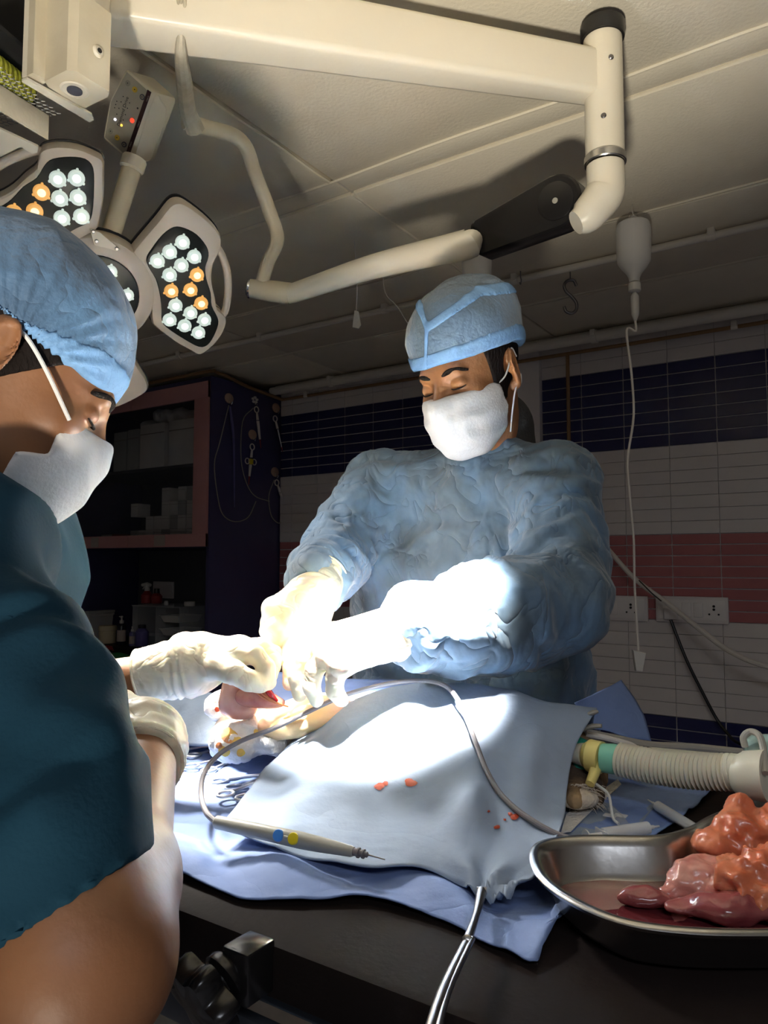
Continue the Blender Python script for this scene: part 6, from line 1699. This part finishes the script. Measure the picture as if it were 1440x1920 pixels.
# loose, pointed mask standing off the face
def maskA(P):
    q = HA.loc(P)
    d = ell(q, (0,.030,-.052), (.060,.074,.060)); d = sm(d, ell(q, (0,.070,-.062), (.036,.042,.042)), .02)
    d = sm(d, rc(q, (0,.092,-.005), (0,.104,-.036), .010, .012), .012)
    d = sm(d, ell(q, (0,.084,-.090), (.026,.020,.020)), .015)
    c = np.maximum(q[:,2]-(-.008-.16*np.abs(q[:,0])), -.118-q[:,2]); ed = np.interp(q[:,2], [-.12,-.068,-.056,-.011,.0], [.050,.048,.070,.064,.062]); c = np.maximum(c, ed-q[:,1])
    return np.maximum(d-.007, c)
sculpt('face_mask', maskA, lo_-.02, hi_+.02, .0026, 'mask_white', s1, disp=lambda V: ridge(V, 22, 4)*.0018)
MB().tube([HA.w(-.068,-.014,.024), HA.w(-.080,.004,.018), HA.w(-.076,.030,.004), HA.w(-.062,.068,-.020)], .0019, 8, 5).obj('ear_loop', 'mask_white', s1)
MB().tube([HA.w(.068,-.014,.024), HA.w(.080,.004,.018), HA.w(.076,.030,.004), HA.w(.062,.068,-.020)], .0019, 8, 5).obj('ear_loop', 'mask_white', s1)
# scrub shirt
armd = (eR-sR)/np.linalg.norm(eR-sR); hemA = sR+(eR-sR)*.70
_hn = np.array([.55,-.15,-.80]); _hn /= np.linalg.norm(_hn)
def shirt(P):
    d = rc(P, chA+[0,0,.01], hipA, .135, .16); d = sm(d, rc(P, hipA, hipA+[0,0,-.16], .16, .165), .04)
    d = sm(d, rc(P, sR+[-.006,.004,.0], sL, .066), .06); d = sm(d, rc(P, nkA+[-.02,0,-.05], chA, .07, .11), .05)
    s = rc(P, sR, hemA+armd*.09, .056, .056); s = np.maximum(s, half(P, K(140,1690,.45), _hn)); d = sm(d, s, .022)
    sl = rc(P, sL, sL*.4+eL*.6, .064, .070); d = sm(d, np.maximum(sl, half(P, sL*.4+eL*.6, (eL-sL)/np.linalg.norm(eL-sL))), .02)
    d = smx(d, -ell(P, nkA+[.035,0,.035], (.075,.078,.055)), .008)
    return np.maximum(d, .74-P[:,2])
def sdisp(V):
    g = ridge(V, 9, 15)*.010+(fbm(V, 6, 3)-.5)*.025
    t_ = (V-sR)@armd; w = np.clip((t_-.02)/.06, 0, 1)
    g += w*.006*(np.abs(np.sin(t_*38+fbm(V,8,2)*7))-.5)
    for a_, b_, am, w_ in ((K(20,1060,.50),K(150,1290,.50),.010,.016),(K(40,1330,.46),K(215,1400,.46),.010,.014),(K(215,1400,.45),K(300,1540,.43),.007,.010)):
        ab = b_-a_; tt = np.clip(((V-a_)@ab)/(ab@ab), 0, 1); dd = np.linalg.norm(V-a_-tt[:,None]*ab, axis=1); g += am*np.exp(-(dd/(w_*1.6))**2)
    g *= np.clip(np.abs((V-K(140,1690,.45))@_hn)/.05, .12, 1)
    return g
sculpt('scrub_shirt', shirt, (-.80,.22,.72), (-.05,1.12,1.44), .0042, 'scrub_teal', s1, disp=sdisp, rel=3)
def trA(P):
    d = rc(P, hipA, hipA-[0,0,.08], .135)
    for f_, sx in zip(feetA, (.07,-.07)):
        hp_ = hipA+np.array([sx*.4,-sx*1.0,-.06]); kn_ = (hp_+f_)/2+np.array([.03,.02,.02])
        d = sm(d, chain(P, [hp_, kn_, f_+[0,0,.10]], [.10,.076,.064]), .02)
    return np.maximum(d, .06-P[:,2])
sculpt('trousers', trA, (-.85,.15,.03), (-.25,.85,1.05), .014, 'scrub_teal', s1)
for f_ in feetA:
    sculpt('shoe', (lambda f_: lambda P: np.maximum(rc(P, f_+[-.02,-.01,.045], f_+[.14,.07,.035], .048, .040), .002-P[:,2]))(f_), f_-[.12,.12,.01], f_+[.24,.18,.14], .007, 'shoe', s1)
# his left hand over the wound
kA = [K(438,1232,.965), K(446,1222,.985), K(450,1217,1.01), K(446,1216,1.035)]
fA = [[K(480,1228,.96),K(500,1252,.955),K(506,1280,.958)],
      [K(490,1216,.985),K(512,1238,.98),K(508,1268,.975)],
      [K(488,1212,1.01),K(514,1226,1.01),K(514,1252,1.005)],
      [K(480,1212,1.035),K(502,1220,1.035),K(508,1240,1.03)]]
tA = [K(405,1250,.955), K(440,1262,.94), K(466,1276,.94), K(488,1284,.945)]
eAw = (eL-wLa)/np.linalg.norm(eL-wLa)
wA = K(362,1245,.985)
glove('glove', 'latex', s1, wA, kA, fA, tA, K(258,1272,.985), rw=.040, rfore=.0355, amp=.0016)
# his right hand, reaching away from the camera
wB = K(258,1400,.68)
kB = [K(230,1352,.745),K(208,1350,.745),K(188,1358,.74),K(172,1370,.735)]
fB = [[K(218,1330,.78),K(200,1330,.80),K(182,1338,.815)],[K(194,1328,.78),K(176,1330,.80),K(160,1340,.81)],[K(174,1338,.77),K(158,1342,.79),K(144,1352,.80)],[K(158,1352,.76),K(144,1358,.775),K(132,1366,.785)]]
tB = [K(258,1362,.70),K(250,1335,.73),K(230,1318,.76),K(208,1312,.785)]
eBw = (eR-wRa)/np.linalg.norm(eR-wRa)
glove('glove', 'latex', s1, wB, kB, fB, tB, wRa+eBw*.012, rw=.042, rfore=.036)
